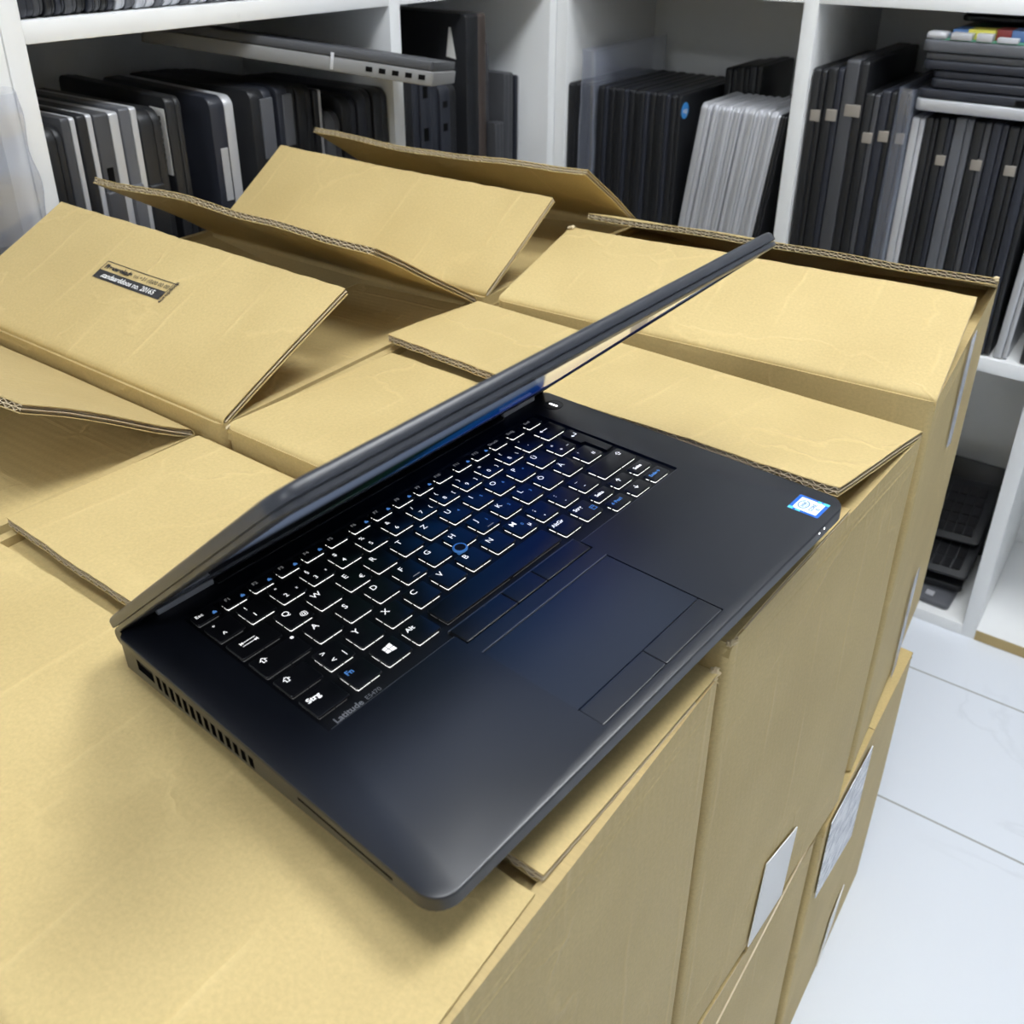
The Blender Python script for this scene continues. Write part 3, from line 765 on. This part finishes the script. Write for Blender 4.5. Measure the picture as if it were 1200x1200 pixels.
# buttons and pad
for a, b in ((107.9, 145.2), (145.7, 168.8), (169.3, 205.9)):
    bm = bmesh.new(); loft(bm, [[S((*p, z)) for p in rrect(a + i, b - i, 89.2 + i, 101.6 - i, .8, 3)] for z, i in ((-1.8, 0), (-.1, 0), (.15, .25), (.25, .7))]); obj('stick_button', bm, KEY, LAP, 30)
bm = bmesh.new(); loft(bm, [[S((*p, z)) for p in rrect(107.6 + i, 206.0 - i, 21.0 + i, 78.6 - i, .5, 2)] for z, i in ((-1.2, 0), (-.55, 0), (-.45, .1))]); obj('touchpad', bm, PAD, LAP, 30)
bm = bmesh.new(); add_box(bm, .1073, .2063, .0786, .0792, -.001, .0001); obj('touchpad_rim', bm, HINGE, LAP)
for a, b in ((107.7, 156.3), (156.8, 205.9)):
    bm = bmesh.new(); loft(bm, [[S((*p, z)) for p in rrect(a + i, b - i, 6.8 + i, 20.5 - i, 1.0, 3)] for z, i in ((-1.2, 0), (-.35, 0), (-.15, .25), (-.1, .6))]); obj('touchpad_button', bm, SOFT, LAP, 30)
# thin bright lip along the front of the key area
bm = bmesh.new()
for a, b in ((30, 106.8), (207, 303)): add_box(bm, a * MM, b * MM, .0968, .0971, -.0006, .00008)
add_box(bm, .1075, .2065, .1019, .1024, -.0019, -.0003)
obj('key_area_lip', bm, HINGE, LAP)
text('model_lettering', 'Latitude', 4.9 * MM, LEGPRINT, LAP, Matrix.Translation(S((42.6, 100.6, -1.80))), bold=.0001, label='grey printed lettering')
text('model_lettering', 'E5470', 3.6 * MM, LEGPRINT, LAP, Matrix.Translation(S((57.2, 100.6, -1.80))), label='grey printed lettering')
# sticker
stk = bmesh.new(); loft(stk, [[S((*p, z)) for p in rrect(307.4, 324.2, 5.8, 24.8, .6, 2)] for z in (.0, .12)])
stk = obj('processor_sticker', stk, STKBLUE, LAP); stk['label'] = 'pale blue square sticker'
bm = bmesh.new(); loft(bm, [[S((*p, z)) for p in rrect(309.2, 322.4, 7.8, 22.6, .5, 2)] for z in (.12, .16)]); obj('sticker_face', bm, STKWHITE, stk)
bm = bmesh.new()
for a, b, c, d in ((307.6, 310.0, 21.6, 24.6), (321.6, 324, 6.0, 9.6), (321.8, 323.9, 11, 13.0), (307.6, 309, 17, 20)): add_box(bm, a * MM, b * MM, c * MM, d * MM, .00012, .00017)
obj('sticker_foil', bm, STKTEAL, stk)
n = 26; V = []
for r in (4.0, 3.3):
    V += [S((315.6 + r * 1.12 * math.cos(2 * PI * q / n), 18.3 + r * .82 * math.sin(2 * PI * q / n), .2)) for q in range(n)]
raw('sticker_ring', V, [(q, (q + 1) % n, n + (q + 1) % n, n + q) for q in range(1, n)], STKINK, stk)
text('sticker_lettering', 'intel', 3.1 * MM, STKINK, stk, Matrix.Translation(S((315.6, 18.5, .2))), bold=.0001)
text('sticker_lettering', 'inside', 1.9 * MM, STKINK, stk, Matrix.Translation(S((315.6, 16.6, .2))))
text('sticker_lettering', 'CORE', 3.0 * MM, STKINK, stk, Matrix.Translation(S((315.4, 12.6, .2))), bold=.0001)
text('sticker_lettering', 'i5', 3.0 * MM, STKINK, stk, Matrix.Translation(S((315.4, 9.5, .2))), bold=.0001)
# power button, hinge covers, front lights
bm = bmesh.new(); loft(bm, [[S((322 + r * math.cos(a), 211.5 + r * math.sin(a), z)) for a in [2 * PI * q / 28 for q in range(28)]] for r, z in ((7.0, 0), (7.0, .12), (6.5, .25), (6.4, .1))]); pw = obj('power_button', bm, BEZ, LAP, 40)
bm = bmesh.new(); add_box(bm, .3212, .3226, .2080, .2150, .0001, .00035); obj('power_light', bm, LED, pw)
for a, b in ((21.7, 55), (286.5, 319)):
    bm = bmesh.new(); add_box(bm, a * MM, b * MM, .2262, .2292, .0, .0048, .0005); obj('hinge_cover', bm, HCOV, LAP, 40)
bm = bmesh.new(); add_box(bm, .056, .2855, .2240, .2288, .0, .0012, .0003); obj('hinge_rail', bm, BEZ, LAP)
bm = bmesh.new(); loft(bm, [[S((x, 231.6 + 5.6 * math.cos(q), -4.8 + 5.2 * math.sin(q))) for q in [2 * PI * k / 20 for k in range(20)]] for x in (2.5, W_ - 2.5)]); obj('hinge_barrel', bm, BEZ, LAP, 40)
for x in (298.6, 304.6):
    bm = bmesh.new(); add_box(bm, (x - .5) * MM, (x + .5) * MM, -.00015, .0002, -.0032, -.0022); obj('status_light', bm, LED, LAP)
# lid
ct, sn = math.cos(R(140)), math.sin(R(140))
def lid(x, s, t): return S((x, 231.4 + ct * s + .643 * t, -.9 + sn * s + .766 * t))
LL = 231.
bm = bmesh.new()
loft(bm, [[lid(x, s, t) for x, s in rrect(i, W_ - i, i, LL - i, (4, 4, 13, 13), 8)] for t, i in ((3.3, 3.2), (3.3, .15), (4.0, 0), (7.0, .1), (8.2, .8), (8.8, 2.2), (9.0, 5))])
LID = obj('lid', bm, LIDM, LAP, 40)
bm = bmesh.new()
o1 = rrect(.9, W_ - .9, 1, LL - 1.0, (4, 4, 12.5, 12.5), 8); o2 = rrect(1.8, W_ - 1.8, 1.8, LL - 1.9, (3.5, 3.5, 11.5, 11.5), 8); i1 = rrect(12.5, W_ - 12.5, 32, 208, 1., 2)
for l, t in ((o1, 0.),): pass
def lv(l, t): return [bm.verts.new(lid(x, s, t)) for x, s in l]
o3 = rrect(2.6, W_ - 2.6, 2.6, LL - 2.7, (3, 3, 11, 11), 8)
z3, z2, a, b, c = lv(o3, 3.25), lv(o3, 2.7), lv(o1, 2.7), lv(o1, .8), lv(o2, .1)
for p, q in ((z3, z2), (z2, a), (a, b), (b, c)):
    for i in range(len(p)):
        j = (i + 1) % len(p); bm.faces.new((p[i], p[j], q[j], q[i]))
fill(bm, [o2, i1], lambda x, s: tuple(v / MM for v in lid(x, s, .1)))
d, e = lv(i1, .1), lv(i1, 1.0)
for i in range(len(d)):
    j = (i + 1) % len(d); bm.faces.new((d[i], d[j], e[j], e[i]))
bmesh.ops.remove_doubles(bm, verts=bm.verts[:], dist=1e-7)
obj('bezel', bm, LIDM, LID, 35)
raw('screen', [lid(12.2, 31.7, .9), lid(W_ - 12.2, 31.7, .9), lid(W_ - 12.2, 208.3, .9), lid(12.2, 208.3, .9)], [(0, 3, 2, 1)], SCREEN, LID, None, [(0, 0), (1, 0), (1, 1), (0, 1)])

# ------------------------------------------------------------------ laptops on the shelves
CACHE = {}
def slab_mesh(key, w, h, t, r, m, bev=.0012):
    k = (key, round(w, 4), round(h, 4), round(t, 4), r, m.name)
    if k not in CACHE:
        bm = slab_bm(w, h, t, r, bev, lambda a, b, c: (c, a, b))
        me = bpy.data.meshes.new(key); bmesh.ops.recalc_face_normals(bm, faces=bm.faces[:]); bm.to_mesh(me); bm.free()
        me.materials.append(m)
        for p in me.polygons: p.use_smooth = True
        me.set_sharp_from_angle(angle=R(40)); CACHE[k] = me
    return CACHE[k]
def closed_laptop(label, group, W, D, T, mb, ml, loc, rotz=0., lean=0., yaw=0., hinge=None, r=.010, rot=None, cat='laptop', battery=None, ports=None, name='closed_laptop'):
    """stands on its short side: x = thickness, y = depth away from the front, z = long side up"""
    t = empty(name, (loc[0], loc[1], loc[2] + T * math.sin(abs(lean)) * 1.05), label, cat, group)
    t.rotation_euler = rot if rot else (0, lean, rotz + yaw)
    tb = T * .60
    link('laptop_base', slab_mesh('laptop_base', D, W, tb, r, mb), t)
    l = link('lid', slab_mesh('lid', D - .002, W - .002, T - tb - .0008, r, ml, .0009), t); l.location = (tb + .0008, .001, .001)
    if hinge:
        for z in (.13, .80):
            h = link('hinge_cap', slab_mesh('hinge_cap', .010, W * .045, T * .72, .0015, hinge), t); h.location = (T * .2, -.0006, W * z)
    if battery:
        h = link('battery', slab_mesh('battery', .03, W * .62, tb * 1.1, .003, battery), t); h.location = (-.001, -.004, W * .17)
    if ports:
        for z, s in ports:
            p = link('port', slab_mesh('port', .004, s, tb * .45, .0008, DARKHOLE, .0003), t); p.location = (tb * .25, -.0004, W * z)
    return t
ORD = ['first', 'second', 'third', 'fourth', 'fifth', 'sixth', 'seventh', 'eighth', 'ninth', 'tenth', 'eleventh', 'twelfth', 'thirteenth', 'fourteenth', 'fifteenth', 'sixteenth', 'seventeenth', 'eighteenth', 'nineteenth', 'twentieth', 'twenty-first', 'twenty-second', 'twenty-third', 'twenty-fourth', 'twenty-fifth', 'twenty-sixth', 'twenty-seventh', 'twenty-eighth']
HP = PI / 2
# left unit, top shelf: a tight row, dark first and then silver
y = .5485; ths = [.021, .0115, .0115, .0105, .014, .0115, .0085, .008, .0085, .010] + [.0122] * 17
for i, th in enumerate(ths):
    dark = i < 10; mm = (LNAVY, LGREY, LBLACK)[i % 3] if dark else (LPALE, LSILV, LSLATE)[i % 3]
    j = i if dark else i - 10
    closed_laptop('%s laptop standing on the top left shelf, %s of its colour from the left post' % ('dark' if dark else 'silver', ORD[j]), 'laptops on the top left shelf',
                  .31, .22, th - .0008, mm, mm, (xc - .012 - random.uniform(0, .004), y, ZT + .0215), HP, r=.012)
    y += th
# left unit, first compartment
GL = 'laptops in the left compartment'
def left(label, y0, th, W, mb, ml, dx=.0, D=.25, **kw):
    return closed_laptop(label, GL, W, D, th, mb, ml, (xc - .008 - dx, y0, ZM + .0005), HP, **kw)
left('black laptop against the left post in the left compartment', .5485, .019, .395, LBLACK, LBLACK, r=.016)
left('thin laptop with a silver edge, right of the black one by the left post', .5685, .017, .402, LGREY, LSILV, r=.004)
left('dark laptop with a bright silver lid edge, third from the left post', .5875, .018, .402, LBLACK, LSILV, r=.004)
left('wider laptop with silver lid edge and dark hinge block, fourth from the left post', .607, .030, .400, LGREY, LSILV, r=.004, battery=LGREY, ports=((.78, .03),))
left('slate laptop with silver lid edge, fifth from the left post', .6385, .022, .402, LSLATE, LSILV, r=.004, battery=LSLATE)
left('thick black laptop with a rounded battery, left of the barcode sticker', .662, .028, .396, LBLACK, LBLACK, r=.018, battery=LBLACK)
t = left('black laptop turned to show a white barcode sticker', .7, .020, .405, LBLACK, LBLACK, dx=.002, r=.010, yaw=-.09)
bm = bmesh.new(); add_box(bm, -.0006, -.0001, .004, .034, .315, .392, .0001); st = obj('sticker', bm, WHITEP, t); st['label'] = 'white barcode sticker'
bm = bmesh.new()
for q in range(9): add_box(bm, -.0008, -.0006, .014, .025, .33 + q * .006, .333 + q * .006 + (q % 3) * .0009)
obj('barcode', bm, INK, st)
t = left('navy laptop showing an open bay with an orange part, silver lid behind', .762, .034, .396, LNAVY, LSILV, dx=.004, r=.014, yaw=-.09)
bm = bmesh.new(); add_box(bm, -.0008, .0002, .012, .055, .19, .26, .0002); bay = obj('open_bay', bm, LSLATE, t)
bm = bmesh.new(); add_box(bm, -.0014, -.0008, .020, .036, .20, .245, .0002); obj('copper_part', bm, COPPER, bay)
bm = bmesh.new(); add_box(bm, .008, .018, -.0012, .002, .27, .335, .0003); obj('port_panel', bm, LSILV, t)
t = left('black laptop with a slate corner bracket, right of the silver lid', .822, .036, .397, LBLACK, LNAVY, r=.014)
bm = bmesh.new(); add_box(bm, .014, .034, -.002, .004, .31, .385, .001); obj('bracket', bm, LSLATE, t)
t = left('black laptop with a slate bracket, left of the thin bright edge', .865, .030, .395, LNAVY, LBLACK, r=.010)
bm = bmesh.new(); add_box(bm, .008, .024, -.002, .004, .32, .385, .001); obj('bracket', bm, LSLATE, t)
left('plain black laptop right beside the thin bright edge', .898, .026, .392, LBLACK, LBLACK, r=.012)
left('thin laptop with a bright silver edge in the left compartment', .928, .014, .384, LBLACK, LSILV, r=.003)
left('short slate laptop with rounded top, fourth from the right post of the left compartment', .946, .028, .352, LSLATE, LGREY, r=.020)
left('black laptop with rounded top, third from the right post of the left compartment', .978, .028, .368, LBLACK, LNAVY, r=.018)
left('black laptop with rounded top, second from the right post of the left compartment', .010 + .999, .028, .372, LNAVY, LBLACK, r=.018)
left('black laptop touching the right post of the left compartment', .041 + 1.0, .030, .370, LBLACK, LBLACK, r=.016)
# one lying across the tops, sticking out over the right post
a = Vector((-.80, .952, .903)); b = Vector((-1.12, .772, .948))
ex = (b - a).normalized(); vd = Vector((a.x, a.y, -.14)).normalized()
ey = (vd - ex * vd.dot(ex)).normalized(); up = ey.cross(ex).normalized()
if up.z < 0: up = -up
m4 = Matrix((up, ey, ex)).transposed().to_4x4(); m4.translation = a
LW = (b - a).length
t = empty('closed_laptop', label='slim grey laptop lying flat across the upright ones, ports at its end', cat='laptop', mtx=m4)
link('laptop_base', slab_mesh('laptop_base', .19, LW, .017, .006, LMID), t)
l = link('lid', slab_mesh('lid', .188, LW - .004, .011, .006, LGREY), t); l.location = (.0176, .001, .002)
for q in range(5):
    p = link('port', slab_mesh('port', .004, .0085, .006, .0008, DARKHOLE, .0003), t); p.location = (.006, -.0006, .010 + q * .0165)
p = link('trim', slab_mesh('trim', .004, .004, .020, .0008, LPALE, .0003), t); p.location = (.002, -.0012, .125)
# left unit, second compartment
GM = 'laptops beside the shelf corner'
def corner(label, y0, th, W, mb, ml, dx=.0, D=.24, **kw):
    return closed_laptop(label, GM, W, D, th, mb, ml, (xc - .008 - dx, y0, ZM + .0005), HP, **kw)
corner('black laptop with rounded corner right of the post, below the flat laptop', 1.100, .040, .400, LBLACK, LNAVY, r=.02)
corner('black laptop with vents on its edge, second right of the post', 1.143, .042, .398, LNAVY, LNAVY, r=.02, ports=((.86, .018), (.7, .02), (.55, .03)))
corner('shorter black laptop with small ports, left of the very tall one', 1.190, .040, .358, LNAVY, LBLACK, r=.018, ports=((.9, .010), (.8, .012)))
t = corner('very tall black laptop with a bronze edge and a white tag', 1.262, .052, .452, LBLACK, BRONZE, D=.29, r=.006, dx=.004)
raw('paper_tag', [(-.0008, .030, .432), (-.0008, .020, .385), (-.0008, .040, .388), (-.0008, .034, .432)], [(0, 1, 2, 3)], WHITEP, t)
corner('black laptop with a screw hinge, right of the very tall one', 1.336, .020, .402, LBLACK, LGREY, r=.004, dx=.03, hinge=LGREY)
corner('short taupe grey battery block in front of the black laptops', 1.334, .024, .278, LGREY, LGREY, D=.022, r=.005, cat='battery', name='battery_block')
corner('narrow dark grey laptop, left of the leaning teal black panel', 1.372, .026, .352, LGREY, LGREY, r=.004, dx=.01)
corner('thin teal black panel leaning by the corner post', 1.432, .012, .340, LNAVY, LSILV, D=.22, r=.004, dx=.03, yaw=-.12)
# right unit, first compartment: twelve black ones and ten silver ones
GB = 'black laptops in the middle compartment'; GS = 'silver laptops in the middle compartment'
def right(label, g, x0, th, W, mb, ml, dy=0., D=.24, **kw):
    return closed_laptop(label, g, W, D, th, mb, ml, (x0, 1.507 + dy, ZM + .0005), 0., **kw)
right('black laptop tight against the corner post, left of the plastic bag', GB, -.953, .022, .325, LBLACK, LBLACK, r=.006)
bl = right('black laptop inside the tall clear plastic bag', GB, -.925, .024, .325, LNAVY, LNAVY, r=.006)
xs = -.892; blk = []
for i in range(8):
    th = .0185
    o = right('black laptop right of the plastic bag, %s in the row of eight' % ORD[i], GB, xs, th, .326 - .0012 * (i % 2), LBLACK, LBLACK if i % 2 else LNAVY, dy=.004 * (i % 2), r=.006, D=.235)
    blk.append(o); xs += th + .0006 + (.0015 if i % 2 else 0)
# round blue badge on the face of the last one
o = blk[-1]
bm = bmesh.new(); loft(bm, [[(.0185 + x, .018 + .0135 * math.cos(q), .298 + .0135 * math.sin(q)) for q in [2 * PI * k / 24 for k in range(24)]] for x in (0., .0004)])
bg = obj('badge', bm, mat('blue badge', (.06, .33, .80), .3, .5), o)
text('badge_lettering', 'hp', .017, WHITEP, bg, Matrix.Translation((.0191, .018, .299)) @ Matrix.Rotation(PI / 2, 4, 'Z') @ Matrix.Rotation(PI / 2, 4, 'X') @ Matrix.Rotation(-.2, 4, 'X'), bold=.0001)
for i in range(3): right('black laptop set further back above the silver row, %s from the left' % ORD[i], GB, -.728 + .0225 * i, .0215, .352 + .004 * i, LBLACK, LBLACK, dy=.155, D=.15, r=.006)
ln = .115; xs = -.732
for i in range(10):
    th = .0112 if i else .018
    right('pale silver laptop leaning right of the blue badge, %s from the left' % ORD[i], GS, xs, th, .318, LPALE if i % 2 else LSILV, LPALE, lean=ln, D=.145 if i < 6 else .22, r=.010, dy=.0015 * (i % 3), ports=((.28, .006), (.10, .006)))
    xs += th + .0013 + (.002 if i in (0, 4) else 0)
right('black laptop leaning between the silver row and the white post', GB, xs + .0005, .011, .315, LBLACK, LBLACK, lean=.112, r=.006)
# right unit, second compartment
GR = 'laptops in the right compartment'
spec = [(-.519, .022, .388, LBLACK, LBLACK, TAUPE, 0., .006, 'black laptop with a taupe hinge cap, nearest the white post in the right compartment'),
        (-.4955, .024, .392, LBLACK, LNAVY, TAUPE, 0., .006, 'black laptop with a taupe hinge cap, second from the post in the right compartment'),
        (-.4705, .034, .404, LGREY, LBLACK, TAUPE, 0., .006, 'thick grey laptop with a large taupe hinge cap, third from the post'),
        (-.4355, .022, .360, LBLACK, LGREY, TAUPE, 0., .004, 'shorter black laptop with taupe hinge cap, right of the thick grey one'),
        (-.4125, .022, .366, LNAVY, LBLACK, TAUPE, 0., .004, 'black laptop with taupe hinge cap, just left of the bagged laptop'),
        (-.3865, .019, .366, LNAVY, LNAVY, TAUPE, .0, .004, 'laptop wrapped in a narrow plastic sleeve below the flat stack'),
        (-.364, .019, .334, LSILV, LPALE, None, .0, .004, 'silver laptop standing below the left end of the flat stack'),
        (-.3445, .018, .336, LBLACK, LBLACK, None, .0, .004, 'plain black laptop right of the silver one below the flat stack'),
        (-.3255, .020, .338, LBLACK, LNAVY, TAUPE, .0, .004, 'black laptop with taupe hinge cap, left of the blue grey one'),
        (-.3045, .025, .340, LSLATE, LSLATE, None, .0, .004, 'blue grey laptop standing below the middle of the flat stack'),
        (-.278, .022, .338, LBLACK, LGREY, TAUPE, .0, .004, 'black laptop with taupe hinge cap, right of the blue grey one'),
        (-.255, .021, .338, LNAVY, LNAVY, None, .0, .004, 'plain navy black laptop, third from the right post'),
        (-.233, .022, .336, LBLACK, LBLACK, TAUPE, .0, .004, 'black laptop with taupe hinge cap, second dark one from the right post'),
        (-.210, .022, .336, LNAVY, LBLACK, None, .0, .004, 'plain black laptop behind the slanted silver one at the right edge')]
for x, th, W, mb, ml, hg, ln, r, lab in spec: right(lab, GR, x, th - .001, W, mb, ml, lean=ln, hinge=hg, r=r, D=.26)
right('slanted silver laptop at the right edge of the right compartment', GR, -.183, .018, .330, LSILV, LSILV, r=.006, D=.24, lean=.03)
right('black laptop touching the right post of the right compartment', GR, -.1465, .018, .330, LBLACK, LBLACK, r=.006, D=.24)
# flat stack on top of them
def flat(label, x0, x1, y0, y1, z, T, mb, ml, g='flat stack of laptops'):
    t = empty('closed_laptop', (x0, y0, z), label, 'laptop', g)
    f = lambda a, b, c: (a, b, c)
    W, D = x1 - x0, y1 - y0
    obj('laptop_base', slab_bm(W, D, T * .55, .012, .0025, f), mb, t, 40)
    if ml is not None:
        obj('lid', slab_bm(W - .002, D - .002, T * .42, .012, .0018, lambda a, b, c: (a + .001, b + .001, c + T * .57)), ml, t, 40)
    return t
zf = .846
t = flat('grey laptop at the bottom of the flat stack, with a silver lower edge', -.362, -.128, 1.492, 1.80, zf, .030, LSILV, LNAVY)
for q, s in ((.13, .014), (.155, .022), (.19, .02)):
    bm = bmesh.new(); add_box(bm, q, q + s, -.0008, .002, .019, .026, .0003); obj('port', bm, DARKHOLE, t)
t = flat('thin dark laptop second from the bottom of the flat stack', -.348, -.128, 1.496, 1.80, zf + .031, .024, LNAVY, LNAVY)
bm = bmesh.new(); add_box(bm, .135, .15, -.0008, .002, .006, .012, .0003); obj('port', bm, DARKHOLE, t)
t = flat('dark laptop second from the top of the flat stack', -.362, -.128, 1.494, 1.80, zf + .056, .022, LNAVY, LGREY)
t = flat('opened laptop base with bare circuit board on top of the flat stack', -.366, -.128, 1.492, 1.80, zf + .079, .028, LSLATE, None)
box('circuit_board', .02, .235, .006, .29, .0155, .0172, PCB, t)
box('port_shell', .035, .062, .001, .02, .0172, .026, LSILV, t, .0005); box('port_shell', .068, .088, .001, .018, .0172, .027, LSILV, t, .0005); box('port_shell', .094, .12, .002, .016, .0172, .0235, LPALE, t, .0005)
for nm, x, y, w, d, z, c in (('blue_foil', .03, .03, .035, .05, .028, (.16, .33, .72)), ('yellow_foil', .052, .02, .035, .04, .030, (.82, .76, .12)), ('red_foil', .085, .03, .022, .04, .031, (.42, .07, .07)), ('blue_foil', .104, .03, .04, .05, .031, (.20, .33, .70)), ('red_foil', .14, .03, .03, .05, .028, (.5, .18, .1))):
    box(nm, x, x + w, y, y + d, .0172, z, mat(nm, c, .4, .5), t, .001)
bm = bmesh.new(); add_box(bm, .002, .03, .004, .03, .0155, .026, .004); obj('hinge_knuckle', bm, LSILV, t, 40)
flat('black laptop set back on top of the circuit board base', -.345, -.135, 1.60, 1.80, zf + .111, .016, LBLACK, LBLACK)

# ------------------------------------------------------------------ plastic bags
def bag(label, x0, x1, y0, y1, z0, z1, rotz=0., open_top=.35, seed=1., amp=.006):
    t = empty('plastic_bag', (x0, y0, z0), label, 'plastic bag')
    w, d, h = x1 - x0, y1 - y0, z1 - z0; lp = rrect(0, w, 0, d, min(w, d) * .25, 4); n = len(lp); V = []; F = []; nz = 22
    for j in range(nz + 1):
        f = j / nz
        for x, y in lp:
            v = Vector((x * 30 + seed * 5, y * 14, f * h * 22)); k = amp * (.35 + f)
            pinch = 1 - open_top * max(0, f - .65) * (1.6 if (j % 2) else 1.3)
            V.append(((x - w / 2) * pinch + w / 2 + k * noise.noise(v), (y - d / 2) + d / 2 + k * noise.noise(v + Vector((9, 2, 4))), h * f + (k * 1.5 * noise.noise(v * .7) if j == nz else 0)))
    for j in range(nz):
        for i in range(n): F.append((j * n + i, j * n + (i + 1) % n, (j + 1) * n + (i + 1) % n, (j + 1) * n + i))
    raw('film', V, F, FILM, t, 70)
    return t
bag('tall clear plastic bag around a black laptop beside the corner post', -.9295, -.8955, 1.501, 1.77, ZM + .001, .882, seed=2., open_top=.5, amp=.002)
bag('narrow clear plastic sleeve around a laptop below the flat stack', -.3895, -.3655, 1.501, 1.772, ZM + .001, .872, seed=4., amp=.001, open_top=.1)
t = empty('closed_laptop', (-1.0, .44, ZM + .001), 'slate laptop in the far left unit behind the crumpled plastic bag', 'laptop'); t.rotation_euler = (0, 0, HP)
link('laptop_base', slab_mesh('laptop_base', .24, .33, .03, .008, LSLATE), t); l = link('lid', slab_mesh('lid', .238, .328, .012, .008, LNAVY), t); l.location = (.031, .001, .001)
bag('crumpled clear plastic bag hanging out of the far left shelf unit', -.972, -.952, .375, .515, .79, .935, seed=7., amp=.011, open_top=.5)

# ------------------------------------------------------------------ scrap parts in the bottom right compartment
def scrap(name, label, loc, rot, w, d, h, m, keys=0, cat='laptop part'):
    t = empty(name, loc, label, cat, 'laptop scrap on the bottom shelf'); t.rotation_euler = rot
    obj('frame', slab_bm(w, d, h, .008, .0012), m, t, 40)
    if keys:
        bm = bmesh.new(); nx, ny = 13, 5
        for i in range(nx):
            for j in range(ny):
                x = .012 + i * (w - .024) / nx; y = .014 + j * (d - .028) / ny
                add_box(bm, x, x + (w - .024) / nx - .003, y, y + (d - .028) / ny - .003, h, h + .0022)
        k = obj('key_field', bm, KEY, t); k['kind'] = 'stuff'
    return t
scrap('circuit_board', 'blue grey circuit board lying lowest in the scrap pile', (-.36, 1.53, .0225), (0, 0, -.05), .205, .16, .010, LSLATE)
scrap('laptop_frame', 'flat black laptop frame on the circuit board in the scrap pile', (-.345, 1.545, .036), (.02, 0, .10), .20, .15, .012, LBLACK)
t = scrap('keyboard_panel', 'black keyboard panel leaning in the middle of the scrap pile', (-.375, 1.565, .052), (.34, -.10, -.08), .235, .15, .006, LBLACK, 1)
scrap('keyboard_panel', 'black keyboard panel at the top of the scrap pile', (-.37, 1.615, .085), (.42, -.12, -.05), .23, .14, .006, LBLACK, 1)
scrap('laptop_frame', 'rounded black laptop shell at the back of the scrap pile', (-.365, 1.73, .022), (1.25, 0, .0), .225, .17, .012, LBLACK)
bm = bmesh.new()
for i in range(7): add_box(bm, .03 + i * .022, .043 + i * .022, .012 + (i % 3) * .02, .024 + (i % 3) * .02, .010, .0125)
obj('chips', bm, LPALE, bpy.data.objects['circuit_board.001'] if 'circuit_board.001' in bpy.data.objects else bpy.data.objects['circuit_board'])

flush_texts()

# ------------------------------------------------------------------ light, camera, view
w = bpy.data.worlds.new('World'); bpy.context.scene.world = w; w.use_nodes = True
w.node_tree.nodes['Background'].inputs[0].default_value = (.8, .85, .9, 1); w.node_tree.nodes['Background'].inputs[1].default_value = .3
cam = bpy.data.cameras.new('camera'); co = bpy.data.objects.new('camera', cam); C.objects.link(co)
rt = Vector((.81329818, .58181563, .00605232)); dn = Vector((.27136322, -.37008603, -.88848091)); fw = Vector((-.51469221, .72424229, -.45887366))
m = Matrix((rt, -dn, -fw)).transposed().to_4x4(); m.translation = (0, 0, 1.103)
co.matrix_world = m
cam.sensor_width = 36; cam.lens = 1137.27 / 1200 * 36; cam.shift_y = -125 / 1200
cam.clip_start = .02
cam.dof.use_dof = True; cam.dof.focus_distance = .62; cam.dof.aperture_fstop = 16
sc = bpy.context.scene
sc.camera = co
sc.view_settings.view_transform = 'Standard'; sc.view_settings.look = 'None'; sc.view_settings.gamma = 1; sc.view_settings.use_curve_mapping = False
sc.view_settings.exposure = 0.70
